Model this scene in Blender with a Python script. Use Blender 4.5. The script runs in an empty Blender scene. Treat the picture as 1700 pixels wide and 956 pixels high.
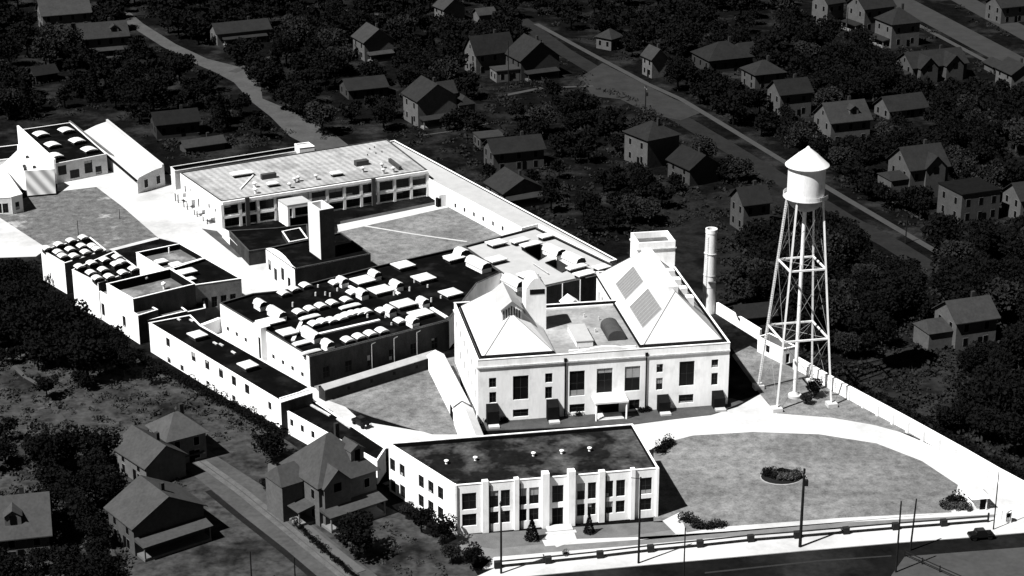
import bpy, bmesh, math, random
from mathutils import Vector, Matrix
from mathutils.geometry import tessellate_polygon
R = math.radians
C = bpy.context.scene.collection
SC = bpy.context.scene
# ------------------------------------------------------------------ camera, sky, sun, exposure
F = 3300.0; PITCH = R(21.0); HC = 158.0          # focal length in photo pixels, depression, flying height in m
cam_d = bpy.data.cameras.new("camera"); cam = bpy.data.objects.new("camera", cam_d); C.objects.link(cam)
cam.location = (0, 0, HC); cam.rotation_euler = (R(90) - PITCH, 0, 0)
cam_d.sensor_width = 36.0; cam_d.lens = F / 1700.0 * 36.0; cam_d.clip_start = 1.0; cam_d.clip_end = 9000.0
SC.camera = cam
SUN_AZ = R(35.5)      # light travels towards (cos, sin) of this
SUN_EL = R(54.0)
world = bpy.data.worlds.new("World"); SC.world = world; world.use_nodes = True
wn = world.node_tree.nodes; wl = world.node_tree.links
bg = wn["Background"]; sky = wn.new("ShaderNodeTexSky"); sky.sky_type = 'NISHITA'; sky.sun_disc = False
sky.sun_elevation = SUN_EL; sky.sun_rotation = math.atan2(-math.cos(SUN_AZ), -math.sin(SUN_AZ))
# black-and-white film behind a red filter: only the red part of the sky's light counts
bw = wn.new("ShaderNodeSeparateColor"); wl.new(sky.outputs[0], bw.inputs[0]); wl.new(bw.outputs[0], bg.inputs[0])
sky.air_density = 0.3; sky.dust_density = 0.0; sky.altitude = 200    # very clear, dry air
bg.inputs[1].default_value = 0.05
sd = bpy.data.lights.new("sun", 'SUN'); sun = bpy.data.objects.new("sun", sd); C.objects.link(sun)
sd.energy = 5.0; sd.angle = R(0.5); sd.color = (1.0, 0.995, 0.985)
dirv = Vector((math.cos(SUN_AZ) * math.cos(SUN_EL), math.sin(SUN_AZ) * math.cos(SUN_EL), -math.sin(SUN_EL)))
sun.rotation_euler = dirv.to_track_quat('-Z', 'Y').to_euler(); sun.location = (-60, 250, 200)
SC.view_settings.view_transform = 'Standard'; SC.view_settings.look = 'None'
SC.view_settings.exposure = 1.0; SC.view_settings.gamma = 1.0; SC.view_settings.use_curve_mapping = False
SC.cycles.max_bounces = 4; SC.cycles.diffuse_bounces = 2

# ------------------------------------------------------------------ surveying helpers (photo pixel -> place)
_s, _c = math.sin(PITCH), math.cos(PITCH)
def ray(px, py):
    a = (px - 850) / F; b = (py - 478) / F
    return (a, _c - b * _s, -_s - b * _c)
def G(px, py, z=0.0):
    d = ray(px, py); t = (z - HC) / d[2]
    return (d[0] * t, d[1] * t)
def PX(x, y, z=0.0):
    dz = z - HC; dep = y * _c - dz * _s; up = y * _s + dz * _c
    return (850 + F * x / dep, 478 - F * up / dep)
def onwall(A, B, px, py):
    "distance along the wall line A-B and height, of the pixel"
    d = ray(px, py); L = math.dist(A, B); ux, uy = (B[0]-A[0])/L, (B[1]-A[1])/L; nx, ny = -uy, ux
    t = (A[0]*nx + A[1]*ny) / (d[0]*nx + d[1]*ny)
    return ((d[0]*t - A[0])*ux + (d[1]*t - A[1])*uy, HC + d[2]*t)
def adir(px, py, slope):
    a = G(px - 10, py - 10*slope); b = G(px + 10, py + 10*slope)
    return math.atan2(b[1]-a[1], b[0]-a[0])
def crop(ox, oy, s): return lambda x, y: (ox + x/s, oy + y/s)

# ------------------------------------------------------------------ materials (all procedural, black-and-white)
MATS = {}
def mat(name, a, var=0.25, scale=0.6, rough=0.9, bump=0.0, streak=0.0, fine=6.0, spec=0.0, patch=None, patch_scale=0.08, patch_lo=0.5, patch_hi=0.62):
    if name in MATS: return MATS[name]
    m = bpy.data.materials.new(name); m.use_nodes = True; n = m.node_tree.nodes; l = m.node_tree.links
    b = n["Principled BSDF"]; b.inputs["Roughness"].default_value = rough
    b.inputs["Specular IOR Level"].default_value = spec
    tc = n.new("ShaderNodeTexCoord")
    geo = n.new("ShaderNodeNewGeometry")
    mp = n.new("ShaderNodeMapping"); l.new(geo.outputs["Position"], mp.inputs[0])
    if streak: mp.inputs["Scale"].default_value = (1, 1, 1.0/streak)
    n1 = n.new("ShaderNodeTexNoise"); n1.inputs["Scale"].default_value = scale; n1.inputs["Detail"].default_value = 6; n1.inputs["Roughness"].default_value = 0.65
    n2 = n.new("ShaderNodeTexNoise"); n2.inputs["Scale"].default_value = fine; n2.inputs["Detail"].default_value = 3
    l.new(mp.outputs[0], n1.inputs[0]); l.new(mp.outputs[0], n2.inputs[0])
    mx = n.new("ShaderNodeMath"); mx.operation = 'MULTIPLY_ADD'; mx.inputs[1].default_value = 0.65
    m2 = n.new("ShaderNodeMath"); m2.operation = 'MULTIPLY'; m2.inputs[1].default_value = 0.35
    l.new(n2.outputs[0], m2.inputs[0]); l.new(n1.outputs[0], mx.inputs[0]); l.new(m2.outputs[0], mx.inputs[2])
    mr = n.new("ShaderNodeMapRange"); mr.inputs[1].default_value = 0.3; mr.inputs[2].default_value = 0.7
    mr.inputs[3].default_value = a*(1-var); mr.inputs[4].default_value = a*(1+var)
    l.new(mx.outputs[0], mr.inputs[0]); out = mr.outputs[0]
    if patch is not None:
        n3 = n.new("ShaderNodeTexNoise"); n3.inputs["Scale"].default_value = patch_scale; n3.inputs["Detail"].default_value = 7; n3.inputs["Roughness"].default_value = 0.6
        l.new(geo.outputs["Position"], n3.inputs[0])
        r3 = n.new("ShaderNodeMapRange"); r3.inputs[1].default_value = patch_lo; r3.inputs[2].default_value = patch_hi; l.new(n3.outputs[0], r3.inputs[0])
        mm = n.new("ShaderNodeMix"); mm.data_type = 'FLOAT'; l.new(r3.outputs[0], mm.inputs[0]); l.new(out, mm.inputs[2])
        sc = n.new("ShaderNodeMath"); sc.operation = 'MULTIPLY'; sc.inputs[1].default_value = patch / a; l.new(out, sc.inputs[0]); l.new(sc.outputs[0], mm.inputs[3])
        out = mm.outputs[0]
    cb = n.new("ShaderNodeCombineColor")
    for k in range(3): l.new(out, cb.inputs[k])
    l.new(cb.outputs[0], b.inputs["Base Color"])
    if bump:
        bp = n.new("ShaderNodeBump"); bp.inputs["Strength"].default_value = bump; bp.inputs["Distance"].default_value = 0.2
        l.new(mx.outputs[0], bp.inputs["Height"]); l.new(bp.outputs[0], b.inputs["Normal"])
    MATS[name] = m; return m
def stripes(m, ang, period, depth, sharp=0.5):
    "rib lines running along `ang` worked into a material"
    n = m.node_tree.nodes; l = m.node_tree.links; b = n["Principled BSDF"]; src = b.inputs["Base Color"].links[0].from_socket
    geo = n.new("ShaderNodeNewGeometry"); mp = n.new("ShaderNodeVectorRotate"); mp.rotation_type = 'Z_AXIS'; mp.inputs["Angle"].default_value = -ang
    l.new(geo.outputs["Position"], mp.inputs[0])
    sp = n.new("ShaderNodeSeparateXYZ"); l.new(mp.outputs[0], sp.inputs[0])
    mu = n.new("ShaderNodeMath"); mu.operation = 'MULTIPLY'; mu.inputs[1].default_value = 2*math.pi/period; l.new(sp.outputs[1], mu.inputs[0])
    sn = n.new("ShaderNodeMath"); sn.operation = 'SINE'; l.new(mu.outputs[0], sn.inputs[0])
    mr = n.new("ShaderNodeMapRange"); mr.inputs[1].default_value = -sharp; mr.inputs[2].default_value = sharp; mr.inputs[3].default_value = 1-depth; mr.inputs[4].default_value = 1.0
    l.new(sn.outputs[0], mr.inputs[0])
    vm = n.new("ShaderNodeVectorMath"); vm.operation = 'SCALE'; l.new(src, vm.inputs[0]); l.new(mr.outputs[0], vm.inputs["Scale"]); l.new(vm.outputs[0], b.inputs["Base Color"])
    return m
WHITE = mat("white_stucco", 0.80, 0.14, 0.35, streak=5.0, fine=2.5, patch=0.62, patch_scale=0.22, patch_lo=.52, patch_hi=.72)
GREYW = mat("pale_stucco", 0.66, 0.12, 0.4, streak=5.0, fine=2.5)
TRIM = mat("white_trim", 0.74, 0.05, 1.0)
ROOFW = mat("white_painted_roof", 0.54, 0.10, 0.25, fine=2.0, patch=0.42, patch_scale=0.15, patch_lo=.5, patch_hi=.7)
ROOFP = mat("pale_gravel_roof", 0.32, 0.14, 0.35, bump=0.2)
ROOFG = mat("grey_felt_roof", 0.085, 0.4, 0.25, patch=0.18, patch_scale=0.2)
ROOFD = mat("tar_roof", 0.003, 0.5, 0.3, patch=0.011, patch_scale=0.18, patch_lo=0.5, patch_hi=0.7)
ROOFA = mat("weathered_tar_roof", 0.008, 0.7, 0.35, fine=1.6, patch=0.085, patch_scale=0.16, patch_lo=0.47, patch_hi=0.72)
TARF = mat("tarred_flashing", 0.006, 0.4, 0.6)
BRICK_SHADE = mat("dark_brick", 0.035, 0.6, 0.5, streak=2.0)  # dark brick tone, also used to paint shade on unlit walls
STRIP = stripes(mat("ribbed_metal_roof", 0.31, 0.28, 0.5, fine=2.0, patch=0.22, patch_scale=0.12), R(-60), 1.7, 0.22, 0.9)
STRIP2 = stripes(mat("corrugated_roof", 0.30, 0.10, 0.2), R(-38), 2.6, 0.6, 0.9)
STRIP3 = stripes(mat("white_seamed_roof", 0.46, 0.08, 0.2), R(-64), 3.2, 0.2, 0.9)
GLASS = mat("dark_window_glass", 0.006, 0.5, 0.5, rough=0.25, spec=0.12)
FRAMEM = mat("dark_window_frame", 0.05, 0.2, 1.0)
LANT = mat("shaded_lantern_glass", 0.02, 0.5, 0.8)  # dark glass tone, also painting shade under lids and on hood ends
DARKM = mat("dark_opening", 0.008, 0.3, 1.0)
GLASP = mat("wired_roof_glass", 0.15, 0.15, 1.5)
CONC = mat("white_concrete", 0.42, 0.14, 0.25, fine=1.4, patch=0.31, patch_scale=0.05, patch_lo=.5, patch_hi=.66)
LAWN = mat("mown_lawn", 0.105, 0.6, 0.5, fine=3.5, bump=0.3, patch=0.155, patch_scale=0.06, patch_lo=0.42, patch_hi=0.62)
LAWNB = mat("worn_lawn", 0.095, 0.7, 0.5, fine=3.5, bump=0.3, patch=0.36, patch_scale=0.07, patch_lo=0.56, patch_hi=0.66)
TERR = mat("dark_scrub_ground", 0.0035, 0.8, 0.3, fine=1.6, bump=0.8, patch=0.017, patch_scale=0.07, patch_lo=0.48, patch_hi=0.66)
FIELD = mat("dry_field", 0.034, 0.8, 0.35, fine=0.9, bump=0.5, patch=0.010, patch_scale=0.07, patch_lo=0.5, patch_hi=0.62)
DIRT = mat("dirt_road", 0.05, 0.30, 0.2, fine=1.5)
ASPH = mat("asphalt", 0.006, 0.5, 0.15, fine=1.0, patch=0.014, patch_scale=0.05)
STREET = mat("street_surface", 0.014, 0.30, 0.2, fine=1.0)
WALKD = mat("grey_pavement", 0.038, 0.2, 0.5)
LEAF = mat("dark_foliage", 0.0038, 0.7, 0.8, fine=3.0, spec=0.05)
LEAF2 = mat("mid_foliage", 0.013, 0.8, 0.6, fine=3.0, spec=0.05)
LEAF3 = mat("light_foliage", 0.05, 0.7, 0.8, fine=3.0, spec=0.05)
BARK = mat("bark", 0.03, 0.4, 3.0)
POLE = mat("creosote_pole", 0.012, 0.4, 2.0)
STEEL = mat("white_painted_steel", 0.62, 0.2, 0.8, streak=4.0, rough=0.6, spec=0.2, patch=.42, patch_scale=.5, patch_lo=.58, patch_hi=.72)
STEELR = mat("weathered_steel", 0.42, 0.45, 1.2, rough=0.7)
CARP = mat("black_car_paint", 0.004, 0.2, 1.0, rough=0.35, spec=0.25)
TYRE = mat("rubber", 0.01, 0.2, 1.0)
def housemat(kind, a):
    a = round(a*{'siding': .78, 'trim': .9, 'pane': .5}.get(kind, .43), 4); return mat("%s_%d" % (kind, int(a*10000)), a, 0.22, 0.5, streak=1.0, fine=2.0, bump=0.15)

# ------------------------------------------------------------------ mesh helpers
ORI = {}
class MB:
    def __init__(s): s.v = []; s.f = []
    def poly(s, pts):
        i = len(s.v); s.v += [tuple(p) for p in pts]; s.f.append(tuple(range(i, i+len(pts)))); return s
    def prism(s, pts, z0, z1, top=True, bottom=False):
        n = len(pts); i = len(s.v)
        zt = z1 if isinstance(z1, (list, tuple)) else [z1]*n
        s.v += [(p[0], p[1], z0) for p in pts] + [(p[0], p[1], zt[k]) for k, p in enumerate(pts)]
        for k in range(n): s.f.append((i+k, i+(k+1) % n, i+n+(k+1) % n, i+n+k))
        if top: s.f.append(tuple(range(i+n, i+2*n)))
        if bottom: s.f.append(tuple(reversed(range(i, i+n))))
        return s
    def box(s, x, y, z0, z1, w, d, a=0.0):
        c_, s_ = math.cos(a), math.sin(a)
        pts = [(x + c_*u - s_*v, y + s_*u + c_*v) for u, v in ((-w/2, -d/2), (w/2, -d/2), (w/2, d/2), (-w/2, d/2))]
        return s.prism(pts, z0, z1, True, True)
    def bar(s, A, B, w, h=None):
        "square bar from A to B (3-D)"
        A = Vector(A); B = Vector(B); h = h or w; d = (B-A).normalized()
        up = Vector((0, 0, 1)) if abs(d.z) < 0.95 else Vector((1, 0, 0))
        sx = d.cross(up).normalized()*w/2; sy = sx.cross(d).normalized()*h/2
        i = len(s.v)
        for P in (A, B):
            for q in (-sx-sy, sx-sy, sx+sy, -sx+sy): s.v.append(tuple(P+q))
        for k in range(4): s.f.append((i+k, i+(k+1) % 4, i+4+(k+1) % 4, i+4+k))
        s.f += [(i+3, i+2, i+1, i), (i+4, i+5, i+6, i+7)]; return s
    def tube(s, A, B, r0, r1=None, n=10, caps=True):
        A = Vector(A); B = Vector(B); r1 = r0 if r1 is None else r1; d = (B-A).normalized()
        up = Vector((0, 0, 1)) if abs(d.z) < 0.95 else Vector((1, 0, 0))
        sx = d.cross(up).normalized(); sy = sx.cross(d).normalized(); i = len(s.v)
        for P, r in ((A, r0), (B, r1)):
            for k in range(n):
                t = 2*math.pi*k/n; s.v.append(tuple(P + sx*math.cos(t)*r + sy*math.sin(t)*r))
        for k in range(n): s.f.append((i+k, i+(k+1) % n, i+n+(k+1) % n, i+n+k))
        if caps: s.f += [tuple(reversed(range(i, i+n))), tuple(range(i+n, i+2*n))]
        return s
    def lathe(s, x, y, prof, n=40):
        i = len(s.v)
        for r, z in prof:
            for k in range(n):
                t = 2*math.pi*k/n; s.v.append((x + math.cos(t)*r, y + math.sin(t)*r, z))
        for j in range(len(prof)-1):
            for k in range(n):
                a = i+j*n+k; b = i+j*n+(k+1) % n; s.f.append((a, b, b+n, a+n))
        return s
    def holed(s, outer, holes, fn):
        "planar polygon with holes in 2-D, mapped to 3-D by fn"
        loops = [[Vector((p[0], p[1], 0)) for p in outer]] + [[Vector((p[0], p[1], 0)) for p in h] for h in holes]
        i = len(s.v); flat = [p for lp in loops for p in lp]
        s.v += [tuple(fn(p.x, p.y)) for p in flat]
        for t in tessellate_polygon(loops): s.f.append(tuple(i+k for k in t))
        return s
    def build(s, name, m, parent=None, local=False, smooth=False):
        me = bpy.data.meshes.new(name)
        o = (0, 0, 0)
        if parent is not None and not local: o = ORI[parent.name]
        me.from_pydata([(v[0]-o[0], v[1]-o[1], v[2]-o[2]) for v in s.v], [], s.f)
        bm = bmesh.new(); bm.from_mesh(me); bmesh.ops.remove_doubles(bm, verts=bm.verts, dist=1e-4)
        bmesh.ops.recalc_face_normals(bm, faces=bm.faces); bm.to_mesh(me); bm.free()
        if smooth:
            for p in me.polygons: p.use_smooth = True
        me.materials.append(m); ob = bpy.data.objects.new(name, me); C.objects.link(ob); ob.parent = parent
        ORI[ob.name] = o; return ob
def tag(o, label=None, cat=None, group=None, kind=None):
    if label: o["label"] = label
    if cat: o["category"] = cat
    if group: o["group"] = group
    if kind: o["kind"] = kind
    return o
def root(name, label, cat, x, y, z=0.0, a=0.0, group=None):
    o = bpy.data.objects.new(name, None); C.objects.link(o); o.location = (x, y, z); o.rotation_euler = (0, 0, a)
    o.empty_display_size = 0.5; ORI[o.name] = (x, y, z); return tag(o, label, cat, group)
def sheet(name, pxs, z, m, kind='structure', label=None, cat=None):
    b = MB(); b.holed([G(*p) for p in pxs], [], lambda x, y: (x, y, z)); o = b.build(name, m); return tag(o, label, cat, None, kind)
def slab(name, pxs, z0, z1, m):
    b = MB(); b.prism([G(*p) for p in pxs], z0, z1); return tag(b.build(name, m), kind='structure')
def inset(poly, d):
    n = len(poly); A = sum(poly[i][0]*poly[(i+1) % n][1]-poly[(i+1) % n][0]*poly[i][1] for i in range(n)); sg = 1 if A > 0 else -1
    out = []
    for i in range(n):
        p0, p1, p2 = Vector(poly[i-1][:2]), Vector(poly[i][:2]), Vector(poly[(i+1) % n][:2])
        e1 = (p1-p0).normalized(); e2 = (p2-p1).normalized()
        n1 = Vector((-e1.y, e1.x))*sg; n2 = Vector((-e2.y, e2.x))*sg
        k = (n1+n2); k = k / max(0.3, k.dot(n1)) ; out.append(tuple(p1 + k*d))
    return out
def centroid(p): return (sum(q[0] for q in p)/len(p), sum(q[1] for q in p)/len(p))
wrnd = random.Random(5); BLINDM = mat('roller_blind', .28, .2, 1)
def window(rt, P, ux, uy, nx, ny, t0, t1, za, zb, name='window', mull=True, fr=None):
    "frame + glass set 0.2 m into the wall whose outer plane passes through P"
    D = 0.2; g = MB(); fm = MB()
    def pt(t, z, d): return (P[0]+ux*t-nx*d, P[1]+uy*t-ny*d, z)
    f = min(0.09, (t1-t0)*0.12)
    for a, b_, c_, d_ in ((t0, t0+f, za, zb), (t1-f, t1, za, zb), (t0+f, t1-f, za, za+f), (t0+f, t1-f, zb-f, zb)):
        fm.poly([pt(a, c_, D-.05), pt(b_, c_, D-.05), pt(b_, d_, D-.05), pt(a, d_, D-.05)])
    if mull and t1-t0 > 1.0:
        tm = (t0+t1)/2; zm = za+(zb-za)*.5
        fm.poly([pt(tm-.025, za+f, D-.05), pt(tm+.025, za+f, D-.05), pt(tm+.025, zb-f, D-.05), pt(tm-.025, zb-f, D-.05)])
        fm.poly([pt(t0+f, zm-.025, D-.046), pt(t1-f, zm-.025, D-.046), pt(t1-f, zm+.025, D-.046), pt(t0+f, zm+.025, D-.046)])
    w = fm.build(name, fr or FRAMEM, rt)
    g.poly([pt(t0, za, D), pt(t1, za, D), pt(t1, zb, D), pt(t0, zb, D)]); g.build('glass' if name == 'window' else 'panel', GLASS if name == 'window' else DARKM, w)
    if name == 'window' and t1-t0 > 1.15 and fr is None and wrnd.random() < .4:
        q = MB(); hh = (zb-za)*wrnd.choice((.18, .3, .45)); up = wrnd.random() < .6; z0_, z1_ = (zb-f-hh, zb-f) if up else (za+f, za+f+hh*.7)
        x0_, x1_ = (t0+f, t1-f) if wrnd.random() < .6 else (t0+f, (t0+t1)/2)
        q.poly([pt(x0_, z0_, D-.03), pt(x1_, z0_, D-.03), pt(x1_, z1_, D-.03), pt(x0_, z1_, D-.03)]); q.build('blind', BLINDM, w)
    return w
def wallface(mb, A, B, nx, ny, z0, z1, ops):
    L = math.dist(A, B); ux, uy = (B[0]-A[0])/L, (B[1]-A[1])/L
    ops = [(max(.05, a), min(L-.05, b), max(z0+.02, c), min(z1-.05, d)) for a, b, c, d in ops]
    holes = [[(a, c), (b, c), (b, d), (a, d)] for a, b, c, d in ops]
    mb.holed([(0, z0), (L, z0), (L, z1), (0, z1)], holes, lambda t, z: (A[0]+ux*t, A[1]+uy*t, z))
    for a, b, c, d in ops:
        for (p, q) in (((a, c), (b, c)), ((b, c), (b, d)), ((b, d), (a, d)), ((a, d), (a, c))):
            mb.poly([(A[0]+ux*p[0], A[1]+uy*p[0], p[1]), (A[0]+ux*q[0], A[1]+uy*q[0], q[1]),
                     (A[0]+ux*q[0]-nx*.25, A[1]+uy*q[0]-ny*.25, q[1]), (A[0]+ux*p[0]-nx*.25, A[1]+uy*p[0]-ny*.25, p[1])])
    return ux, uy, ops
def block(name, label, cat, poly, h, wm, rm, par=0.7, pt=0.25, z0=0.0, wins=None, doors=None, holes=None, group=None, trim=None, copm=None, parent=None, dark=()):
    """flat-roofed block. poly in metres; wins {edge: [(t0,t1,za,zb)]}; holes = light wells in the roof"""
    cx, cy = centroid(poly); n = len(poly)
    rt = parent or root(name, label, cat, cx, cy, z0, 0, group)
    A_ = sum(poly[i][0]*poly[(i+1) % n][1]-poly[(i+1) % n][0]*poly[i][1] for i in range(n)); sg = 1 if A_ > 0 else -1
    w = MB(); todo = []; dw = MB()
    for i in range(n):
        A, B = poly[i], poly[(i+1) % n]; L = math.dist(A, B); ux, uy = (B[0]-A[0])/L, (B[1]-A[1])/L
        nx, ny = uy*sg, -ux*sg
        wi = (wins or {}).get(i, []); di = (doors or {}).get(i, [])
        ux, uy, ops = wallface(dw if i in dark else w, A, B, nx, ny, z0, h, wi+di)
        for k, o in enumerate(ops): todo.append((A, ux, uy, nx, ny, o, 'window' if k < len(wi) else 'door'))
    ip = inset(poly, pt); fl = MB()
    for i in range(n):
        j = (i+1) % n
        fl.poly([(*ip[i], h), (*ip[j], h), (*ip[j], h-par-.1), (*ip[i], h-par-.1)])
    w.build('wall', wm, rt)
    if dw.v: dw.build('brick_wall', BRICK_SHADE, rt)  # brick tone on unlit edges paints their shade into the colour
    if par > .12: fl.build('flashing', TARF, rt)
    cp = MB(); op = inset(poly, -0.06)
    iq = inset(poly, pt+.02)
    for i in range(n):
        j = (i+1) % n
        cp.poly([(*op[i], h+.08), (*op[j], h+.08), (*iq[j], h+.08), (*iq[i], h+.08)])
        cp.poly([(*op[i], h-.04), (*op[j], h-.04), (*op[j], h+.08), (*op[i], h+.08)])
        cp.poly([(*iq[i], h-.04), (*iq[j], h-.04), (*iq[j], h+.08), (*iq[i], h+.08)])
    cp.build('coping', copm or trim or wm, rt)
    r = MB(); r.holed(ip, holes or [], lambda x, y: (x, y, h-par)); ro = r.build('roof', rm, rt)
    for hp in holes or []:
        m = len(hp); lw = MB()
        for i in range(m):
            a, b = hp[i], hp[(i+1) % m]; lw.poly([(*a, h-par+.25), (*b, h-par+.25), (*b, z0+.5), (*a, z0+.5)])
        lw.poly([(*p, z0+.5) for p in hp]); lw.build('light_well', BRICK_SHADE, rt)  # dark tone stands in for the shade inside the well
    for A, ux, uy, nx, ny, o, kind in todo: window(rt, A, ux, uy, nx, ny, *o, name=kind)
    return rt
def even(A, B, n, w, za, zb, m0=1.0, m1=1.0):
    L = math.dist(A, B); st = (L-m0-m1)/n
    return [(m0+st*(k+.5)-w/2, m0+st*(k+.5)+w/2, za, zb) for k in range(n)]
def atpx(A, B, lst, w, h_):
    out = []
    for q in lst:
        t, z = onwall(A, B, q[0], q[1]); ww = q[2] if len(q) > 2 else w; hh = q[3] if len(q) > 3 else h_
        out.append((t-ww/2, t+ww/2, z-hh/2, z+hh/2))
    return out
def rectpx(A, B, lst):
    out = []
    for x0, x1, y0, y1 in lst:
        xm = (x0+x1)/2; ym = (y0+y1)/2
        t0 = onwall(A, B, x0, ym)[0]; t1 = onwall(A, B, x1, ym)[0]
        za = onwall(A, B, xm, y1)[1]; zb = onwall(A, B, xm, y0)[1]; out.append((min(t0, t1), max(t0, t1), za, zb))
    return out
#@@SETTING
# ------------------------------------------------------------------ the setting
gb = MB(); gb.poly([(-2500, -600, 0), (2500, -600, 0), (2500, 4500, 0), (-2500, 4500, 0)]); tag(gb.build('ground', TERR), kind='structure')
sheet('field', [(-80, 520), (120, 560), (250, 600), (430, 700), (620, 830), (760, 900), (820, 1000), (-80, 1000)], .03, FIELD)
sheet('field', [(1130, 330), (1290, 300), (1420, 420), (1560, 560), (1800, 700), (1800, 860), (1600, 770), (1350, 590), (1190, 500), (1040, 420)], .03, mat("dark_field", .011, .7, .3, fine=1.6, patch=.004, patch_scale=.06, patch_lo=.45, patch_hi=.6))
def ribbon(name, pts, w, z, m, hz=None):
    "road strip along pixel points, width in metres"
    P = [Vector(G(*p)) for p in pts]; L_, R_ = [], []
    for i, p in enumerate(P):
        d = (P[min(i+1, len(P)-1)] - P[max(i-1, 0)]).normalized(); nn = Vector((-d.y, d.x))
        ww = w[i] if isinstance(w, (list, tuple)) else w
        L_.append(p+nn*ww/2); R_.append(p-nn*ww/2)
    b = MB()
    for i in range(len(P)-1):
        b.poly([(*L_[i], z), (*R_[i], z), (*R_[i+1], z), (*L_[i+1], z)])
        if hz:
            for S in (L_, R_): b.poly([(*S[i], z), (*S[i+1], z), (*S[i+1], hz), (*S[i], hz)])
    return tag(b.build(name, m), kind='structure')
# streets of the neighbourhood
ribbon('street', [(860, 30), (935, 85), (1010, 130), (1100, 180), (1210, 245), (1300, 300), (1400, 362), (1480, 405), (1600, 480), (1750, 560)], 6, .05, STREET)
ribbon('pavement', [(890, 40), (985, 92), (1075, 140), (1130, 165), (1205, 210), (1290, 262), (1400, 328), (1480, 375), (1545, 413), (1660, 480)], 2.0, .15, WALKD, 0)
ribbon('street', [(1380, -60), (1500, 5), (1600, 58), (1720, 122)], 11, .05, mat("avenue_surface", .028, .25, .2))
ribbon('street', [(1500, -60), (1600, 0), (1720, 66)], 9, .05, mat("avenue_surface", .028))
ribbon('pavement', [(1430, -10), (1530, 45), (1680, 125)], 2.0, .15, WALKD, 0)
ribbon('lane', [(205, 20), (225, 40), (280, 75), (330, 100), (385, 118), (410, 135), (425, 165), (470, 190), (515, 222), (560, 250)], [4, 5, 5, 6, 10, 8, 4, 8, 12, 9], .05, DIRT)
ribbon('lane', [(385, 120), (440, 98), (500, 85), (560, 70)], 3, .06, mat("dim_dirt", .035, .4, .2))
ribbon('lane', [(415, 5), (470, 10), (530, 12), (600, 20), (640, 25)], 2.5, .06, mat("dim_dirt", .035))
ribbon('street', [(290, 725), (330, 765), (400, 815), (470, 872), (540, 930), (640, 1010)], [5, 7, 8, 8.5, 8.5, 8.5], .05, mat("side_street", .052, .35, .2, fine=1.2, patch=.03, patch_scale=.1))
ribbon('verge', [(345, 815), (400, 860), (470, 915), (540, 975)], 1.2, .07, mat("ditch", .010, .4, .4))
ribbon('pavement', [(452, 770), (452, 810), (480, 850), (530, 895), (600, 950)], 1.6, .15, mat('pale_walk', .07, .2, .5), 0)
ribbon('footpath', [(10, 595), (40, 625), (75, 645), (88, 660), (80, 675), (62, 680)], .9, .08, DIRT)
ribbon('footpath', [(85, 670), (105, 700), (125, 720)], 1.2, .08, mat("dim_dirt", .035))
for pts, w in (([(585, 100), (650, 92), (690, 90)], 1.2), ([(840, 158), (900, 146)], 1.8), ([(700, 225), (770, 215), (810, 205)], .8), ([(930, 145), (985, 143)], 1.5), ([(800, 232), (900, 225)], 1.0),
               ([(1640, 470), (1680, 495), (1720, 520)], 2.5), ([(1600, 465), (1650, 500), (1720, 545)], 1.8), ([(1480, 335), (1530, 365), (1560, 352)], .9), ([(1390, 700), (1500, 640)], .0)):
    if w: ribbon('footpath', pts, w, .08, WALKD)
sheet('clearing', [(1400, 612), (1480, 572), (1580, 585), (1660, 690), (1600, 735), (1480, 670)], .04, mat('dry_clearing', .017, .7, .3, fine=1.6, patch=.007, patch_scale=.1))
sheet('clearing', [(1020, 300), (1150, 300), (1230, 420), (1230, 500), (1140, 500), (1060, 400)], .035, mat('dim_clearing', .010, .7, .3, fine=1.6, patch=.004, patch_scale=.1))
for o_ in (-7, 7): ribbon('wheel_rut', [(330+o_, 765), (400+o_, 815), (470+o_, 872), (540+o_, 930), (640+o_, 1010)], 1.0, .07, mat('pale_rut', .075, .4, .5))
# clearing between the houses on the first street
sheet('clearing', [(1000, 105), (1120, 165), (1170, 185), (1130, 200), (1080, 190), (1030, 165), (985, 160), (960, 130)], .07, mat("bare_ground", .024, .3, .2))
# site: white concrete yard, drives, lawns
Zp = .10
slab('yard', [(95, 322), (95, 300), (177, 283), (235, 290), (300, 290), (372, 380), (440, 412), (500, 440), (500, 500), (395, 500), (298, 404), (262, 395), (205, 345), (160, 311)], 0, Zp, CONC)
slab('yard', [(-60, 330), (0, 362), (80, 412), (60, 426), (0, 428), (-60, 428)], 0, Zp, CONC)
slab('forecourt', [(505, 640), (545, 650), (600, 700), (730, 722), (800, 722), (800, 730), (640, 745), (560, 720)], 0, Zp, CONC)
slab('drive', [(1050, 760), (1050, 706), (1110, 698), (1180, 690), (1225, 676), (1262, 655), (1276, 672), (1290, 687), (1380, 694), (1450, 706), (1510, 722), (1558, 745), (1480, 712), (1400, 672), (1410, 655), (1720, 822), (1720, 880), (1655, 868), (1600, 858), (1578, 850), (1590, 806), (1530, 766), (1455, 737), (1360, 722), (1250, 718), (1150, 724), (1110, 734)], 0, Zp, CONC)
slab('lawn', [(1085, 748), (1110, 734), (1150, 724), (1250, 718), (1360, 722), (1455, 737), (1530, 766), (1590, 806), (1578, 854), (1480, 859), (1320, 870), (1200, 880), (1130, 884), (1120, 868), (1085, 868)], 0, .14, LAWN)
slab('lawn', [(1215, 590), (1245, 575), (1400, 655), (1560, 745), (1510, 722), (1450, 706), (1380, 694), (1290, 687), (1262, 655)], 0, .14, LAWN)
slab('lawn', [(800, 700), (1215, 662), (1235, 668), (1180, 690), (1110, 698), (1050, 705), (800, 716)], 0, .13, mat("thin_grass", .055, .5, .3))
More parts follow.
